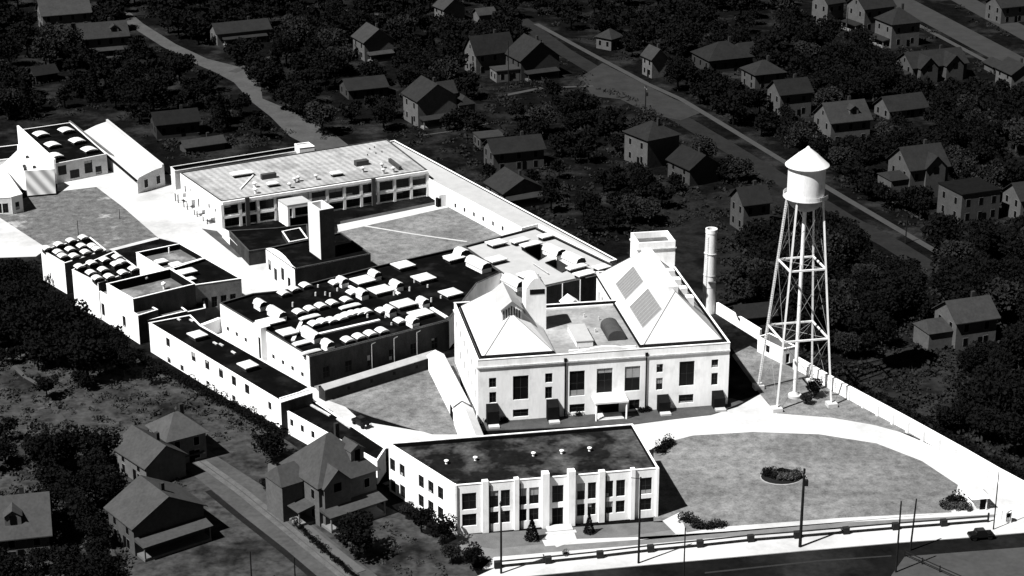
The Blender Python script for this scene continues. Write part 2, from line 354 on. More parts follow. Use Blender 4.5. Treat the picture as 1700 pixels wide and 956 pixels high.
slab('lawn', [(520, 640), (760, 592), (772, 722), (718, 722), (617, 692), (541, 664)], 0, .14, LAWN)
slab('lawn', [(560, 384), (745, 344), (870, 392), (625, 452), (560, 410)], 0, .14, LAWN)
slab('lawn', [(565, 368), (740, 332), (745, 340), (565, 376)], 0, .12, mat("thin_grass", .055))
slab('path', [(560, 374), (742, 337), (748, 344), (562, 386)], 0, .16, CONC)
ribbon('path', [(600, 375), (690, 390), (775, 402)], .7, .165, CONC)
slab('lawn', [(-30, 355), (45, 328), (100, 318), (160, 311), (205, 345), (262, 395), (180, 418), (80, 414), (0, 362)], 0, .14, LAWNB)
ribbon('path', [(184, 416), (262, 396)], 1.6, .17, CONC)
slab('lawn', [(335, 380), (360, 384), (407, 428), (395, 428)], 0, .13, mat("thin_grass", .055))
# street front
slab('asphalt_road', [(700, 1040), (830, 962), (1060, 940), (1327, 916), (1488, 902), (1610, 893), (1760, 880), (1760, 905), (1502, 924), (1490, 960), (1470, 1040)], 0, .03, ASPH)
sheet('vacant_lot', [(1502, 924), (1760, 904), (1760, 1040), (1460, 1040), (1480, 955)], .04, mat("vacant_lot_soil", .045, .25, .2, fine=1.0))
slab('pavement', [(770, 968), (820, 945), (1060, 912), (1200, 900), (1400, 884), (1560, 873), (1655, 866), (1760, 872), (1760, 880), (1610, 893), (1488, 902), (1327, 916), (1060, 940), (830, 962)], 0, .16, CONC)
slab('pavement', [(800, 946), (820, 926), (1060, 906), (1200, 893), (1400, 877), (1560, 866), (1650, 860), (1655, 866), (1560, 873), (1400, 884), (1200, 900), (1060, 914)], 0, .155, CONC)
slab('verge', [(740, 905), (760, 895), (1060, 880), (1200, 880), (1400, 868), (1570, 857), (1650, 853), (1650, 860), (1400, 877), (1200, 893), (1060, 906), (815, 930)], 0, .13, mat("verge_grass", .13, .3, .4))
slab('pavement', [(900, 898), (1060, 893), (1062, 898), (1200, 876), (1400, 861), (1600, 851), (1655, 848), (1655, 855), (1400, 868.5), (1200, 884), (1062, 897), (905, 908)], 0, .18, CONC)
slab('lawn', [(755, 890), (1096, 866), (1122, 864), (1118, 880), (1060, 888), (820, 912), (765, 905)], 0, .14, mat("front_grass", .10, .35, .3))
slab('path', [(905, 895), (912, 880), (950, 876), (958, 898), (925, 910)], 0, .2, CONC)
slab('path', [(1100, 866), (1128, 852), (1140, 886), (1122, 888)], 0, .2, CONC)
sheet('kerb_line', [(1170, 950), (1360, 930), (1480, 922), (1480, 924), (1360, 932.5), (1170, 952.5)], .045, mat("worn_road_line", .022))
#@@BUILDINGS
# ------------------------------------------------------------------ main two-storey building with two hipped roofs
def main_building():
    h = 12.9; A = G(793, 598, h); B = G(1212, 569, h); L = math.dist(A, B)
    U = Vector(((B[0]-A[0])/L, (B[1]-A[1])/L)); V = Vector((-U.y, U.x)); ang = math.atan2(U.y, U.x)
    def W(u, v): return (A[0]+U.x*u+V.x*v, A[1]+U.y*u+V.y*v)
    poly = [W(0, 0), W(L, 0), W(L, 42), W(31.8, 42), W(31.8, 25.6), W(16.4, 25.6), W(16.4, 29.8), W(0, 29.8)]
    k = crop(720, 560, 3.27)
    def rr(x0, x1, y0, y1):
        a = k(x0, y0); b = k(x1, y1); return (a[0], b[0], a[1], b[1])
    front = [rr(*q) for q in ((300, 340, 220, 272), (302, 340, 297, 355), (430, 515, 208, 338), (430, 515, 390, 430), (605, 645, 195, 245), (605, 643, 268, 332),
             (737, 820, 182, 318), (885, 970, 168, 300), (1037, 1120, 157, 290), (737, 820, 362, 405), (1060, 1118, 338, 390), (1210, 1245, 145, 190), (1207, 1243, 220, 285),
             (1333, 1415, 130, 262), (1330, 1410, 310, 355), (1508, 1545, 120, 163), (1507, 1542, 193, 258))]
    wf = rectpx(poly[0], poly[1], front)
    lw = []
    for t in (2.6, 7.4, 12.2, 17.0, 21.8, 26.6): lw += [(t-.8, t+.8, 8.4, 10.2), (t-.8, t+.8, 3.6, 5.8)]
    lw = [(29.8-b, 29.8-a, c, d) for a, b, c, d in lw]
    iw = [(t-.6, t+.6, 6.5, 9.5) for t in (2.5, 5.5, 8.5, 11.5)]
    rt = block('main_building', 'large white two-storey building with twin white hipped roofs behind the street-front block', 'building', poly, h, WHITE, mat('stained_gravel_roof', .19, .3, .35, fine=1.5, bump=.3, patch=.27, patch_scale=.15), par=1.0,
               wins={0: wf, 7: lw, 3: iw, 1: even(poly[1], poly[2], 8, 1.3, 7.5, 10.5)})
    # string course below the parapet and corner downpipes
    b = MB(); b.bar((*W(-.05, -.12), 11.35), (*W(L+.05, -.12), 11.35), .24, .30); b.bar((*W(-.12, -.1), 11.35), (*W(-.12, 29.8), 11.35), .24, .30); b.build('cornice', STEELR, rt)
    for x in (938, 1072):
        t = onwall(A, B, x, 640)[0]; p = MB(); p.tube((*W(t, -.14), .2), (*W(t, -.14), 12), .13, .13, 8); p.box(*W(t, -.16), 11.5, 12.1, .5, .3, ang); p.build('downpipe', DARKM, rt)
    # curved pediment over the centre bay
    t0 = onwall(A, B, 945, 600)[0]; t1 = onwall(A, B, 1062, 595)[0]; p = MB(); n = 24
    prof = [(t0+(t1-t0)*i/n, h+.06+1.0*(0.5-0.5*math.cos(2*math.pi*i/n))**.8) for i in range(n+1)]
    for i in range(n):
        (a, za), (b_, zb) = prof[i], prof[i+1]
        for vv in (.0, .4): p.poly([(*W(a, vv), h-.2), (*W(b_, vv), h-.2), (*W(b_, vv), zb), (*W(a, vv), za)])
        p.poly([(*W(a, 0), za), (*W(b_, 0), zb), (*W(b_, .4), zb), (*W(a, .4), za)])
    p.build('pediment', WHITE, rt)
    # hipped roofs
    def uvz(u, px, py):
        P = W(u, 0); Q = W(u, 10); t, z = onwall(P, Q, px, py); return t, z
    def hip(u0, u1, v0, v1, vf, zf, vb, zb, nm):
        um = (u0+u1)/2; z = 12.35; r = MB(); ov = .0
        a, b_, c_, d_ = W(u0, v0), W(u1, v0), W(u1, v1), W(u0, v1); e, f = W(um, vf), W(um, vb)
        r.poly([(*a, z), (*b_, z), (*e, zf)]); r.poly([(*b_, z), (*c_, z), (*f, zb), (*e, zf)]); r.poly([(*c_, z), (*d_, z), (*f, zb)]); r.poly([(*d_, z), (*a, z), (*e, zf), (*f, zb)])
        ro = r.build('roof', ROOFW, rt)
        g = MB()
        for P in (a, b_): g.bar((*P, z+.05), (*e, zf+.05), .16, .10)
        for P in (c_, d_): g.bar((*P, z+.05), (*f, zb+.05), .16, .10)
        g.bar((*e, zf+.05), (*f, zb+.05), .22, .12); g.build('hip_capping', mat('lead_capping', .22, .2, .5), ro)
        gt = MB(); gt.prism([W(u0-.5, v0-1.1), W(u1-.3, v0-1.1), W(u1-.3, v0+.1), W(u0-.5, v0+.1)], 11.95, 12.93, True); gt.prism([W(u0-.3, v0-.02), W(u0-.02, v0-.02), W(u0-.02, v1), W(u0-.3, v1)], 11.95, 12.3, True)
        gt.build('gutter_or_shade_strip', DARKM, ro)  # dark front strip paints the shade between parapet and roof
        return ro
    vf, zf = uvz(8.1, 843, 524); vb, zb = uvz(8.1, 830, 468)
    z1 = (zf+zb)/2; print('left ridge', vf, zf, vb, zb)
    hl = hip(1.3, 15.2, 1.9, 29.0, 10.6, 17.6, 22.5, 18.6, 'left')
    vf2, zf2 = uvz(39.9, 1125, 482); vb2, zb2 = uvz(39.9, 1068, 414); print('right ridge', vf2, zf2, vb2, zb2)
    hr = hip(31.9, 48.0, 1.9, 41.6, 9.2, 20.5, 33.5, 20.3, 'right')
    # louvred ridge monitor on the left roof
    m = MB(); um = 8.2; a, b_, c_, d_ = W(um-1.9, 10.2), W(um+1.9, 10.2), W(um+1.9, 20), W(um-1.9, 20)
    for (p0, p1) in ((a, b_), (b_, c_), (c_, d_), (d_, a)): m.poly([(*p0, 16.4), (*p1, 16.4), (*p1, 18.7), (*p0, 18.7)])
    e, f = W(um, 10.2), W(um, 20); m.poly([(*a, 18.7), (*b_, 18.7), (*e, 20.2)]); m.poly([(*c_, 18.7), (*d_, 18.7), (*f, 20.2)])
    mo = m.build('ridge_monitor', GREYW, rt)
    q = MB(); a2, b2, c2, d2 = W(um-2.3, 9.8), W(um+2.3, 9.8), W(um+2.3, 20.4), W(um-2.3, 20.4); e2, f2 = W(um, 9.8), W(um, 20.4)
    q.poly([(*a2, 18.5), (*e2, 20.35), (*f2, 20.35), (*d2, 18.5)]); q.poly([(*b2, 18.5), (*e2, 20.35), (*f2, 20.35), (*c2, 18.5)]); q.build('monitor_roof', ROOFP, mo)
    lv = MB()
    for i in range(7): lv.box(*W(um-1.5+i*.5, 10.12), 16.5, 18.3 + .9*(1-abs(i-3)/3), .22, .1, ang)
    lv.build('louvre', DARKM, mo)
    # long shaded louvre band along the right roof's ridge, and two glazed panels on its left slope
    rm_ = MB(); z = 19.75; p = [W(39.9-1.0, 10.5), W(39.9+1.0, 10.5), W(39.9+1.0, 32.5), W(39.9-1.0, 32.5)]; rm_.prism(p, 19.0, 21.0); rm_.build('ridge_vent', GREYW, rt)
    def onslope(u, v): zz = 12.35 + (u-31.9)/(39.95-31.9)*(20.45-12.35) + .12; return (*W(u, v), zz)
    kk = crop(740, 370, 3.4)
    def slopepx(x, y):
        X, Y = kk(x, y); best = None; d = ray(X, Y); u = 36.0
        for it in range(40):
            zz = 12.35 + (u-31.9)/8.05*8.1; t = (zz-HC)/d[2]; q_ = (d[0]*t-A[0], d[1]*t-A[1]); un = q_[0]*U.x+q_[1]*U.y; v = q_[0]*V.x+q_[1]*V.y; u = .5*u+.5*un
        return u, v
    for cs in (((1050, 250), (1117, 320), (1022, 440), (958, 355)), ((1140, 375), (1222, 488), (1115, 592), (1033, 480))):
        uv = [slopepx(*c_) for c_ in cs]; us = sorted(a[0] for a in uv); vs = sorted(a[1] for a in uv)
        u0, u1, v0, v1 = (us[0]+us[1])/2, (us[2]+us[3])/2, (vs[0]+vs[1])/2, (vs[2]+vs[3])/2
        g = MB(); g.poly([onslope(u0, v0), onslope(u1, v0), onslope(u1, v1), onslope(u0, v1)]); go = g.build('roof_window', GLASP, rt)
        br = MB()
        for i in range(9):
            v = v0+(v1-v0)*i/8; br.bar(onslope(u0, v), onslope(u1, v), .10, .10)
        br.bar(onslope(u0, v0), onslope(u0, v1), .12, .12); br.bar(onslope(u1, v0), onslope(u1, v1), .12, .12); br.build('glazing_bar', mat('bar_paint', .3, .1, 1), go)
    # small dormer vents on the right slope
    for v in (14, 19, 24, 29):
        d = MB(); d.box(*W(44.2, v), 14.8, 17.4, 1.4, 1.6, ang); d.build('roof_vent', GREYW, rt)
    # square ventilation tower between left roof and centre
    c0 = W(13.9, 14.9+2.2); t = MB(); w = 4.0
    t.box(*c0, 11.5, 20.6, w, w, ang); to = t.build('vent_tower', WHITE, rt)
    cr = MB(); n = 10; pts = [(-1.95+3.9*i/n, 20.6+2.1*math.sin(math.pi*i/n)) for i in range(n+1)]
    def T(u, v): return (c0[0]+U.x*u+V.x*v, c0[1]+U.y*u+V.y*v)
    for i in range(n):
        (a, za), (b_, zb_) = pts[i], pts[i+1]; cr.poly([(*T(a, -2), za), (*T(b_, -2), zb_), (*T(b_, 2), zb_), (*T(a, 2), za)])
    cr.poly([(*T(a, -2.0), z_) for a, z_ in pts]); cr.poly([(*T(a, 2.0), z_) for a, z_ in pts]); cr.build('arched_hood', GREYW, to)
    lo = MB(); lo.box(*T(.2, -2.03), 19.4, 20.4, 2.9, .06, ang); lo.build('louvre', DARKM, to)
    # tower block at the back right
    tb = [W(40.6, 42.3), W(48.6, 42.3), W(48.6, 49), W(40.6, 49)]
    bk = MB(); bk.prism(tb, 0, 18.6, False)
    ib = inset(tb, .35)
    for i in range(4): bk.poly([(*ib[i], 18.6), (*ib[(i+1) % 4], 18.6), (*ib[(i+1) % 4], 17.2), (*ib[i], 17.2)]); bk.poly([(*tb[i], 18.6), (*tb[(i+1) % 4], 18.6), (*ib[(i+1) % 4], 18.6), (*ib[i], 18.6)])
    bo = bk.build('stair_tower', WHITE, rt); rf = MB(); rf.poly([(*p, 17.3) for p in ib]); rf.build('tower_roof', ROOFG, bo)
    ob = inset(tb, -.15); bd = MB()
    for i in range(4): bd.bar((*ob[i], 17.1), (*ob[(i+1) % 4], 17.1), .2, .2)
    bd.build('string_course', STEELR, bo)
    # centre roof furniture
    sk = MB(); sk.box(*W(21.5, 9.5), 11.9, 13.0, 3.2, 8.5, ang); so = sk.build('roof_monitor', GREYW, rt)
    sk = MB(); sk.box(*W(21.5, 9.5), 13.0, 13.15, 3.4, 8.7, ang); sk.build('monitor_roof', ROOFP, so)
    sk = MB()
    n = 10
    for i in range(n):
        a0 = math.pi*i/n; a1 = math.pi*(i+1)/n
        sk.poly([(*W(28.2-1.7*math.cos(a0), 7.2), 12.6+1.3*math.sin(a0)), (*W(28.2-1.7*math.cos(a1), 7.2), 12.6+1.3*math.sin(a1)), (*W(28.2-1.7*math.cos(a1), 14.2), 12.6+1.3*math.sin(a1)), (*W(28.2-1.7*math.cos(a0), 14.2), 12.6+1.3*math.sin(a0))])
    sk.poly([(*W(28.2-1.7*math.cos(math.pi*i/n), 7.2), 12.6+1.3*math.sin(math.pi*i/n)) for i in range(n+1)]); sk.poly([(*W(28.2-1.7*math.cos(math.pi*i/n), 14.2), 12.6+1.3*math.sin(math.pi*i/n)) for i in range(n+1)])
    sk.box(*W(28.2, 10.7), 11.9, 12.6, 3.4, 7, ang)
    sk.build('barrel_skylight', mat("dark_metal", .05, .3, .5), rt)
    for u, v in ((20, 3.8), (24.5, 20), (27, 18), (25, 12)):
        p = MB(); p.tube((*W(u, v), 11.9), (*W(u, v), 12.7), .15, .15, 8); p.build('roof_pipe', STEELR, rt)
    for u0, u1, v in ((18, 31, 3.2), (16.5, 31.5, 25.0)):
        e_ = MB(); e_.prism([W(u0, v), W(u1, v), W(u1, v+.35), W(u0, v+.35)], 11.9, 12.25); e_.build('roof_kerb', GREYW, rt)
    # entrance canopy and side doors with hoods
    ta = onwall(A, B, 982, 660)[0]; tb_ = onwall(A, B, 1037, 658)[0]
    cp = MB(); cp.prism([W(ta, -3.4), W(tb_, -3.4), W(tb_, -.02), W(ta, -.02)], 3.6, 3.95, True, True); co = cp.build('entrance_canopy', GREYW, rt)
    for u in (ta+.3, tb_-.3):
        c_ = MB(); c_.tube((*W(u, -3.1), 0.1), (*W(u, -3.1), 3.6), .18, .18, 10); c_.build('column', WHITE, co)
    dd = MB(); dd.box(*W((ta+tb_)/2, -.06), .2, 3.4, 4.2, .1, ang); dd.build('door', DARKM, rt)
    st = MB()
    for i in range(3): st.box(*W((ta+tb_)/2, -1.5-.0*i), .1+.14*i, .24+.14*i, 5-i*.4, 3.2-i*.8, ang)
    st.build('steps', CONC, rt)
    for x, y0, dr in ((812, 670, 2), (912, 666, 2), (1096, 651, 1), (1187, 644, 1)):
        u = onwall(A, B, x, y0)[0]+.4
        hz = 3.9 if dr == 2 else 3.2
        v_ = MB(); v_.prism([W(u-1.0, -1.9), W(u+1.2, -1.9), W(u+1.2, -.02), W(u-1.0, -.02)], .1, [hz-.9, hz-.9, hz, hz]); vo = v_.build('door_hood', mat("dark_hood", .008, .3, 1), rt)
        s_ = MB(); s_.box(*W(u+.1, -2.6), .1, .5, 2.0, 1.2, ang); s_.build('step', CONC, vo)
    return rt, W, ang
MAINB, MW, MANG = main_building()

# ------------------------------------------------------------------ street-front office block with pilasters
def admin():
    h = 9.2
    P = [G(756, 806, h), G(1093, 777, h), G(1050, 704, h), G(645, 736, h), G(620, 726, h)]
    P = [P[0], P[1], P[2], P[3]]
    A, B = P[0], P[1]; L = math.dist(A, B); U = Vector(((B[0]-A[0])/L, (B[1]-A[1])/L)); V = Vector((-U.y, U.x)); ang = math.atan2(U.y, U.x)
    def W(u, v): return (A[0]+U.x*u+V.x*v, A[1]+U.y*u+V.y*v)
    k = crop(620, 690, 3.4)
    cols = [(503, 578), (657, 703), (722, 768), (822, 862), (882, 930), (1152, 1190), (1212, 1252), (1307, 1348), (1371, 1415), (1502, 1565)]
    ws = []
    for x0, x1 in cols:
        t0 = onwall(A, B, k(x0, 0)[0], 840)[0]; t1 = onwall(A, B, k(x1, 0)[0], 840)[0]
        ws += [(t0-.1, t1+.1, 4.5, 7.6), (t0-.1, t1+.1, 1.45, 3.7)]
    t0 = onwall(A, B, k(1008, 0)[0], 840)[0]; t1 = onwall(A, B, k(1072, 0)[0], 840)[0]
    ws += [(t0, t1, 4.4, 7.6)]; ds = [(t0, t1, .15, 3.4)]
    k2 = crop(420, 700, 3.735)
    left = [k2(*q) for q in ((865, 268), (925, 303), (1043, 372), (1103, 407), (1163, 443), (812, 365), (868, 398), (928, 432), (1043, 492), (1103, 530), (1163, 568))]
    lw = atpx(P[3], P[0], [(x, y, 1.6, 2.3) for x, y in left], 1.2, 2.0)
    lw = [(a, b, c, d) for a, b, c, d in lw if a > .3]
    rt = block('office_block', 'white two-storey office block with pilasters and dark flat roof facing the street', 'building', P, h, WHITE, ROOFA, par=.8,
               wins={0: ws, 3: lw, 2: even(P[2], P[3], 9, 1.4, 4.8, 7.0), 1: even(P[1], P[2], 4, 1.3, 4.8, 7.0)}, doors={0: ds})
    for x0, x1, top, dp in ((614, 648, .45, .4), (794, 820, .4, .4), (949, 988, 1.1, .75), (1094, 1134, 1.1, .75), (1269, 1303, .4, .4), (1448, 1472, .3, .35), (447, 470, .1, .25), (1592, 1612, .1, .25)):
        a = onwall(A, B, k(x0, 0)[0], 840)[0]; b = onwall(A, B, k(x1, 0)[0], 840)[0]
        a = max(a, -.1); b = min(b, L+.1)
        p = MB(); p.prism([W(a, -dp), W(b, -dp), W(b, .55), W(a, .55)], 0.05, h+top, True); p.build('pilaster', WHITE, rt)
    for x in (653, 824, 1306, 1466):
        t = onwall(A, B, k(x, 0)[0], 840)[0]; p = MB(); p.tube((*W(t+.12, -.12), .1), (*W(t+.12, -.12), 8.6), .10, .10, 6); p.build('downpipe', DARKM, rt)
    for x, y in ((412, 262), (575, 243), (903, 218), (1063, 205), (1220, 190)):
        px, py = k(x, y); c0 = G(px, py, h-.5); p = MB(); p.tube((*c0, h-.82), (*c0, h-.25), .24, .24, 10); po = p.build('roof_ventilator', TRIM, rt); q = MB(); q.lathe(*c0, [(.0, h+.05), (.4, h-.15), (.4, h-.28), (0, h-.28)], 12); q.build('cowl', TRIM, po)
    b = MB(); b.box(*W(t0/2+t1/2, -1.4), .1, .42, t1-t0+2.4, 2.2, ang); b.box(*W(t0/2+t1/2, -2.9), .1, .26, t1-t0+3.2, 1.0, ang); b.build('entrance_steps', CONC, rt)
    return rt
ADMIN = admin()

# ------------------------------------------------------------------ generic helper for skylights on a roof
def ridge_unit(rt, x, y, z, w, l, a, hb=1.1, hr=1.3, name='ridge_skylight', m=None):
    c_, s_ = math.cos(a), math.sin(a)
    def T(u, v): return (x+c_*u-s_*v, y+s_*u+c_*v)
    b = MB(); b.prism([T(-w/2+.2, -l/2+.15), T(w/2-.2, -l/2+.15), T(w/2-.2, l/2-.15), T(-w/2+.2, l/2-.15)], z, z+hb); bo = b.build(name, TRIM, rt)
    r = MB(); e = .0
    P = [T(-w/2, -l/2), T(w/2, -l/2), T(w/2, l/2), T(-w/2, l/2)]; E_, F_ = T(0, -l/2), T(0, l/2); z1 = z+hb-.0; z2 = z+hb+hr*.5; z3 = z+hb+hr
    # hooded cross-section: steep sides then a shallow top, as on the old ridge ventilators
    s0 = .66
    Q = [T(-w/2*s0, -l/2), T(w/2*s0, -l/2), T(w/2*s0, l/2), T(-w/2*s0, l/2)]
    zl = z1+.12; zh = z3
    r.poly([(*P[0], zl), (*P[3], zl), (*Q[3], zh-.25), (*Q[0], zh-.25)]); r.poly([(*P[1], zl), (*P[2], zl), (*Q[2], zh-.25), (*Q[1], zh-.25)])
    r.poly([(*Q[0], zh-.25), (*Q[3], zh-.25), (*F_, zh), (*E_, zh)]); r.poly([(*Q[1], zh-.25), (*Q[2], zh-.25), (*F_, zh), (*E_, zh)])
    en = MB(); en.poly([(*P[0], zl), (*P[1], zl), (*Q[1], zh-.25), (*E_, zh), (*Q[0], zh-.25)]); en.build('hood_end', LANT, bo); en = MB(); en.poly([(*P[3], zl), (*P[2], zl), (*Q[2], zh-.25), (*F_, zh), (*Q[3], zh-.25)]); en.build('hood_end', LANT, bo)  # hood ends darkened, shade put into their colour
    r.poly([(*P[0], zl), (*P[1], zl), (*P[2], zl), (*P[3], zl)])
    r.build('hood', ROOFW, bo); return bo
def box_unit(rt, x, y, z, w, l, a, hb=.8, name='skylight'):
    b = MB(); b.box(x, y, z, z+hb, w*.8, l*.8, a); bo = b.build(name, LANT, rt)
    t = MB(); c_, s_ = math.cos(a), math.sin(a)
    pts = [(x+c_*u-s_*v, y+s_*u+c_*v) for u, v in ((-w/2, -l/2), (w/2, -l/2), (w/2, l/2), (-w/2, l/2))]
    inn = [(x+c_*u-s_*v, y+s_*u+c_*v) for u, v in ((-w*.3, -l*.3), (w*.3, -l*.3), (w*.3, l*.3), (-w*.3, l*.3))]
    t.prism(pts, z+hb, z+hb+.22, False, True)
    for i in range(4): t.poly([(*pts[i], z+hb+.22), (*pts[(i+1) % 4], z+hb+.22), (*inn[(i+1) % 4], z+hb+.5), (*inn[i], z+hb+.5)])
    t.poly([(*p, z+hb+.5) for p in inn]); t.build('lid', ROOFW, bo); return bo
def vent_unit(rt, x, y, z, w, a, hb=.75):
    c_, s_ = math.cos(a), math.sin(a)
    b = MB(); b.box(x, y, z, z+hb, w*.8, w*.75, a); bo = b.build('roof_vent', LANT, rt)
    t = MB(); n = 6
    def T(u, v): return (x+c_*u-s_*v, y+s_*u+c_*v)
    pr = [(-w/2+w*i/n, z+hb+.42*math.sin(math.pi*i/n)**.7 if 0 < i < n else z+hb) for i in range(n+1)]
    for i in range(n):
        (p, zp), (q, zq) = pr[i], pr[i+1]; t.poly([(*T(p, -w*.5), zp), (*T(q, -w*.5), zq), (*T(q, w*.5), zq), (*T(p, w*.5), zp)])
    for v in (-w*.5, w*.5): t.poly([(*T(p, v), zp) for p, zp in pr])
    t.poly([(*T(-w/2, -w/2), z+hb), (*T(w/2, -w/2), z+hb), (*T(w/2, w/2), z+hb), (*T(-w/2, w/2), z+hb)])
    t.build('lid', ROOFW, bo); return bo
FA = R(35.7)   # bearing of the factory's front walls
# ------------------------------------------------------------------ dark-roofed workshop full of skylights
def workshop():
    h = 6.6
    P = [G(513, 591, h), G(744, 531, h), G(792, 470, h), G(832, 452, h), G(770, 409, h), G(628, 441, h), G(470, 482, h), G(420, 487, h), G(365, 503, h)]
    fw = even(P[0], P[1], 6, 1.5, 1.2, 3.6)
    rt = block('workshop', 'workshop with black roof crowded by rows of small white skylights', 'building', P, h, WHITE, ROOFD, par=.5, copm=mat("dark_coping", .05, .4, .5),
               wins={0: [], 8: even(P[8], P[0], 9, 1.1, 1.2, 2.2)})
    # dark brick facing, the front's shade put into its colour, with windows, drain pipes
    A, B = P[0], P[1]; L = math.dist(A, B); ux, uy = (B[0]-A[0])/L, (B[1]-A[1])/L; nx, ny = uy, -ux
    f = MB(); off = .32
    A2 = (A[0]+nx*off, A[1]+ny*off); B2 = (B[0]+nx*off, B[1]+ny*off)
    wallface(f, A2, B2, nx, ny, 0, h-.1, fw); f.poly([(*A2, h-.1), (*B2, h-.1), (*B, h-.1), (*A, h-.1)]); f.poly([(*A2, 0), (*A2, h-.1), (*A, h-.1), (*A, 0)]); f.build('shaded_brick_front', BRICK_SHADE, rt)
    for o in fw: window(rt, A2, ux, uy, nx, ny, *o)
    k = crop(420, 440, 5)
    for x, y0, y1 in ((978, 655, 790), (1163, 600, 765), (1352, 520, 730)):
        t, z1 = onwall(A, B, *k(x, y0)); p = MB(); p.tube((A[0]+ux*t+nx*.25, A[1]+uy*t+ny*.25, .1), (A[0]+ux*t+nx*.25, A[1]+uy*t+ny*.25, 5.8), .11, .11, 6)
        p.bar((A[0]+ux*t+nx*.25, A[1]+uy*t+ny*.25, 5.8), (A[0]+ux*(t+.9)+nx*.25, A[1]+uy*(t+.9)+ny*.25, 6.0), .15); p.build('downpipe', GREYW, rt)
    zr = h-.5
    for x, y, w, l in ((910, 110, 4.4, 4.0), (1060, 190, 4.6, 4.0), (1415, 90, 4.2, 4.0), (1250, 305, 4.6, 3.8), (1390, 385, 4.6, 3.4), (1640, 215, 4.0, 3.8), (285, 540, 3.6, 3.4), (1245, -15, 4.2, 4.0)):
        c0 = G(*k(x, y), zr+1.2); box_unit(rt, *c0, zr, w, l, FA)
    c0 = G(754, 424, zr+1.2); box_unit(rt, *c0, zr, 4.0, 3.4, FA)
    for x, y in ((435, 160), (340, 190), (255, 225), (380, 380), (475, 355), (565, 330), (660, 305), (775, 280), (825, 220), (680, 140), (510, 480), (580, 460), (650, 450), (730, 430), (780, 410), (830, 395), (885, 385), (940, 375), (1070, 370), (1220, 455), (785, 612), (880, 585), (975, 560), (1070, 535)):
        c0 = G(*k(x, y), zr+.9); vent_unit(rt, *c0, zr, 2.3, FA)
    for x, y, w, l in ((470, 425, 4.6, 1.3), (805, 335, 4.8, 1.3), (400, 640, 3.4, 1.6), (480, 715, 4.4, 1.0)):
        c0 = G(*k(x, y), zr+.7); box_unit(rt, *c0, zr, w, l, FA, .4)
    for x, y, l in ((740, 100, 3), (1010, 45, 3.2), (1190, 130, 3.4), (905, 200, 3), (1135, 340, 3), (1410, 270, 3), (1325, 430, 3), (60, 290, 3.4), (195, 360, 6.0), (480, 535, 6.2), (620, 622, 3)):
        c0 = G(*k(x, y), zr+2.0); ridge_unit(rt, *c0, zr, 2.1, l*.9, FA, .9, 1.15)
    c0 = G(449, 531, zr+.8); box_unit(rt, *c0, zr, 5.2, 3.6, FA, .5)
    vr = random.Random(3)
    for x, y in ((540, 170), (600, 235), (700, 200), (520, 240), (640, 245), (1100, 420), (1150, 480), (1300, 200), (1450, 170), (1560, 260), (330, 330), (1170, 235), (1480, 290), (950, 420), (1340, 130)):
        c0 = G(*k(x, y), zr+.4); p = MB(); p.tube((*c0, zr), (*c0, zr+vr.uniform(.5, 1.0)), .22, .18, 8); p.build('roof_pipe', STEELR, rt)
    # long low ridges between the rows
    for (x0, y0, x1, y1) in ((550, 565, 1050, 450), (330, 620, 400, 470), (1080, 165, 1215, 235), (790, 165, 900, 225), (1480, 350, 1610, 430)):
        a = G(*k(x0, y0), zr+.3); b = G(*k(x1, y1), zr+.3); m = MB(); m.bar((*a, zr+.15), (*b, zr+.15), .7, .3); m.build('roof_upstand', GREYW, rt)
    # stair head projecting from the left wall
    t = onwall(P[8], P[0], 436, 560)[0]; Q = Vector(P[8]); d = (Vector(P[0])-Q).normalized(); nn = Vector((d.y, -d.x)); nn = nn if nn.x < 0 else -nn
    c0 = Q+d*t+nn*.6; a = math.atan2(d.y, d.x); s_ = MB(); s_.box(c0.x, c0.y, 0, 7.4, 3.2, 1.3, a); so = s_.build('stair_head', WHITE, rt)
    n = 8; cr = MB(); pts = [(-1.6+3.2*i/n, 7.4+.9*math.sin(math.pi*i/n)) for i in range(n+1)]
    T = lambda u, v: (c0.x+d.x*u+nn.x*v, c0.y+d.y*u+nn.y*v)
    for i in range(n): cr.poly([(*T(pts[i][0], -1.6), pts[i][1]), (*T(pts[i+1][0], -1.6), pts[i+1][1]), (*T(pts[i+1][0], .66), pts[i+1][1]), (*T(pts[i][0], .66), pts[i][1])])
    cr.poly([(*T(u, .66), z) for u, z in pts]); cr.poly([(*T(u, -1.6), z) for u, z in pts]); cr.build('arched_roof', GREYW, so)
    dm = MB(); dm.box(*T(.9, .68), .4, 5.2, .7, .06, a); dm.build('door', DARKM, so)
    return rt
workshop()
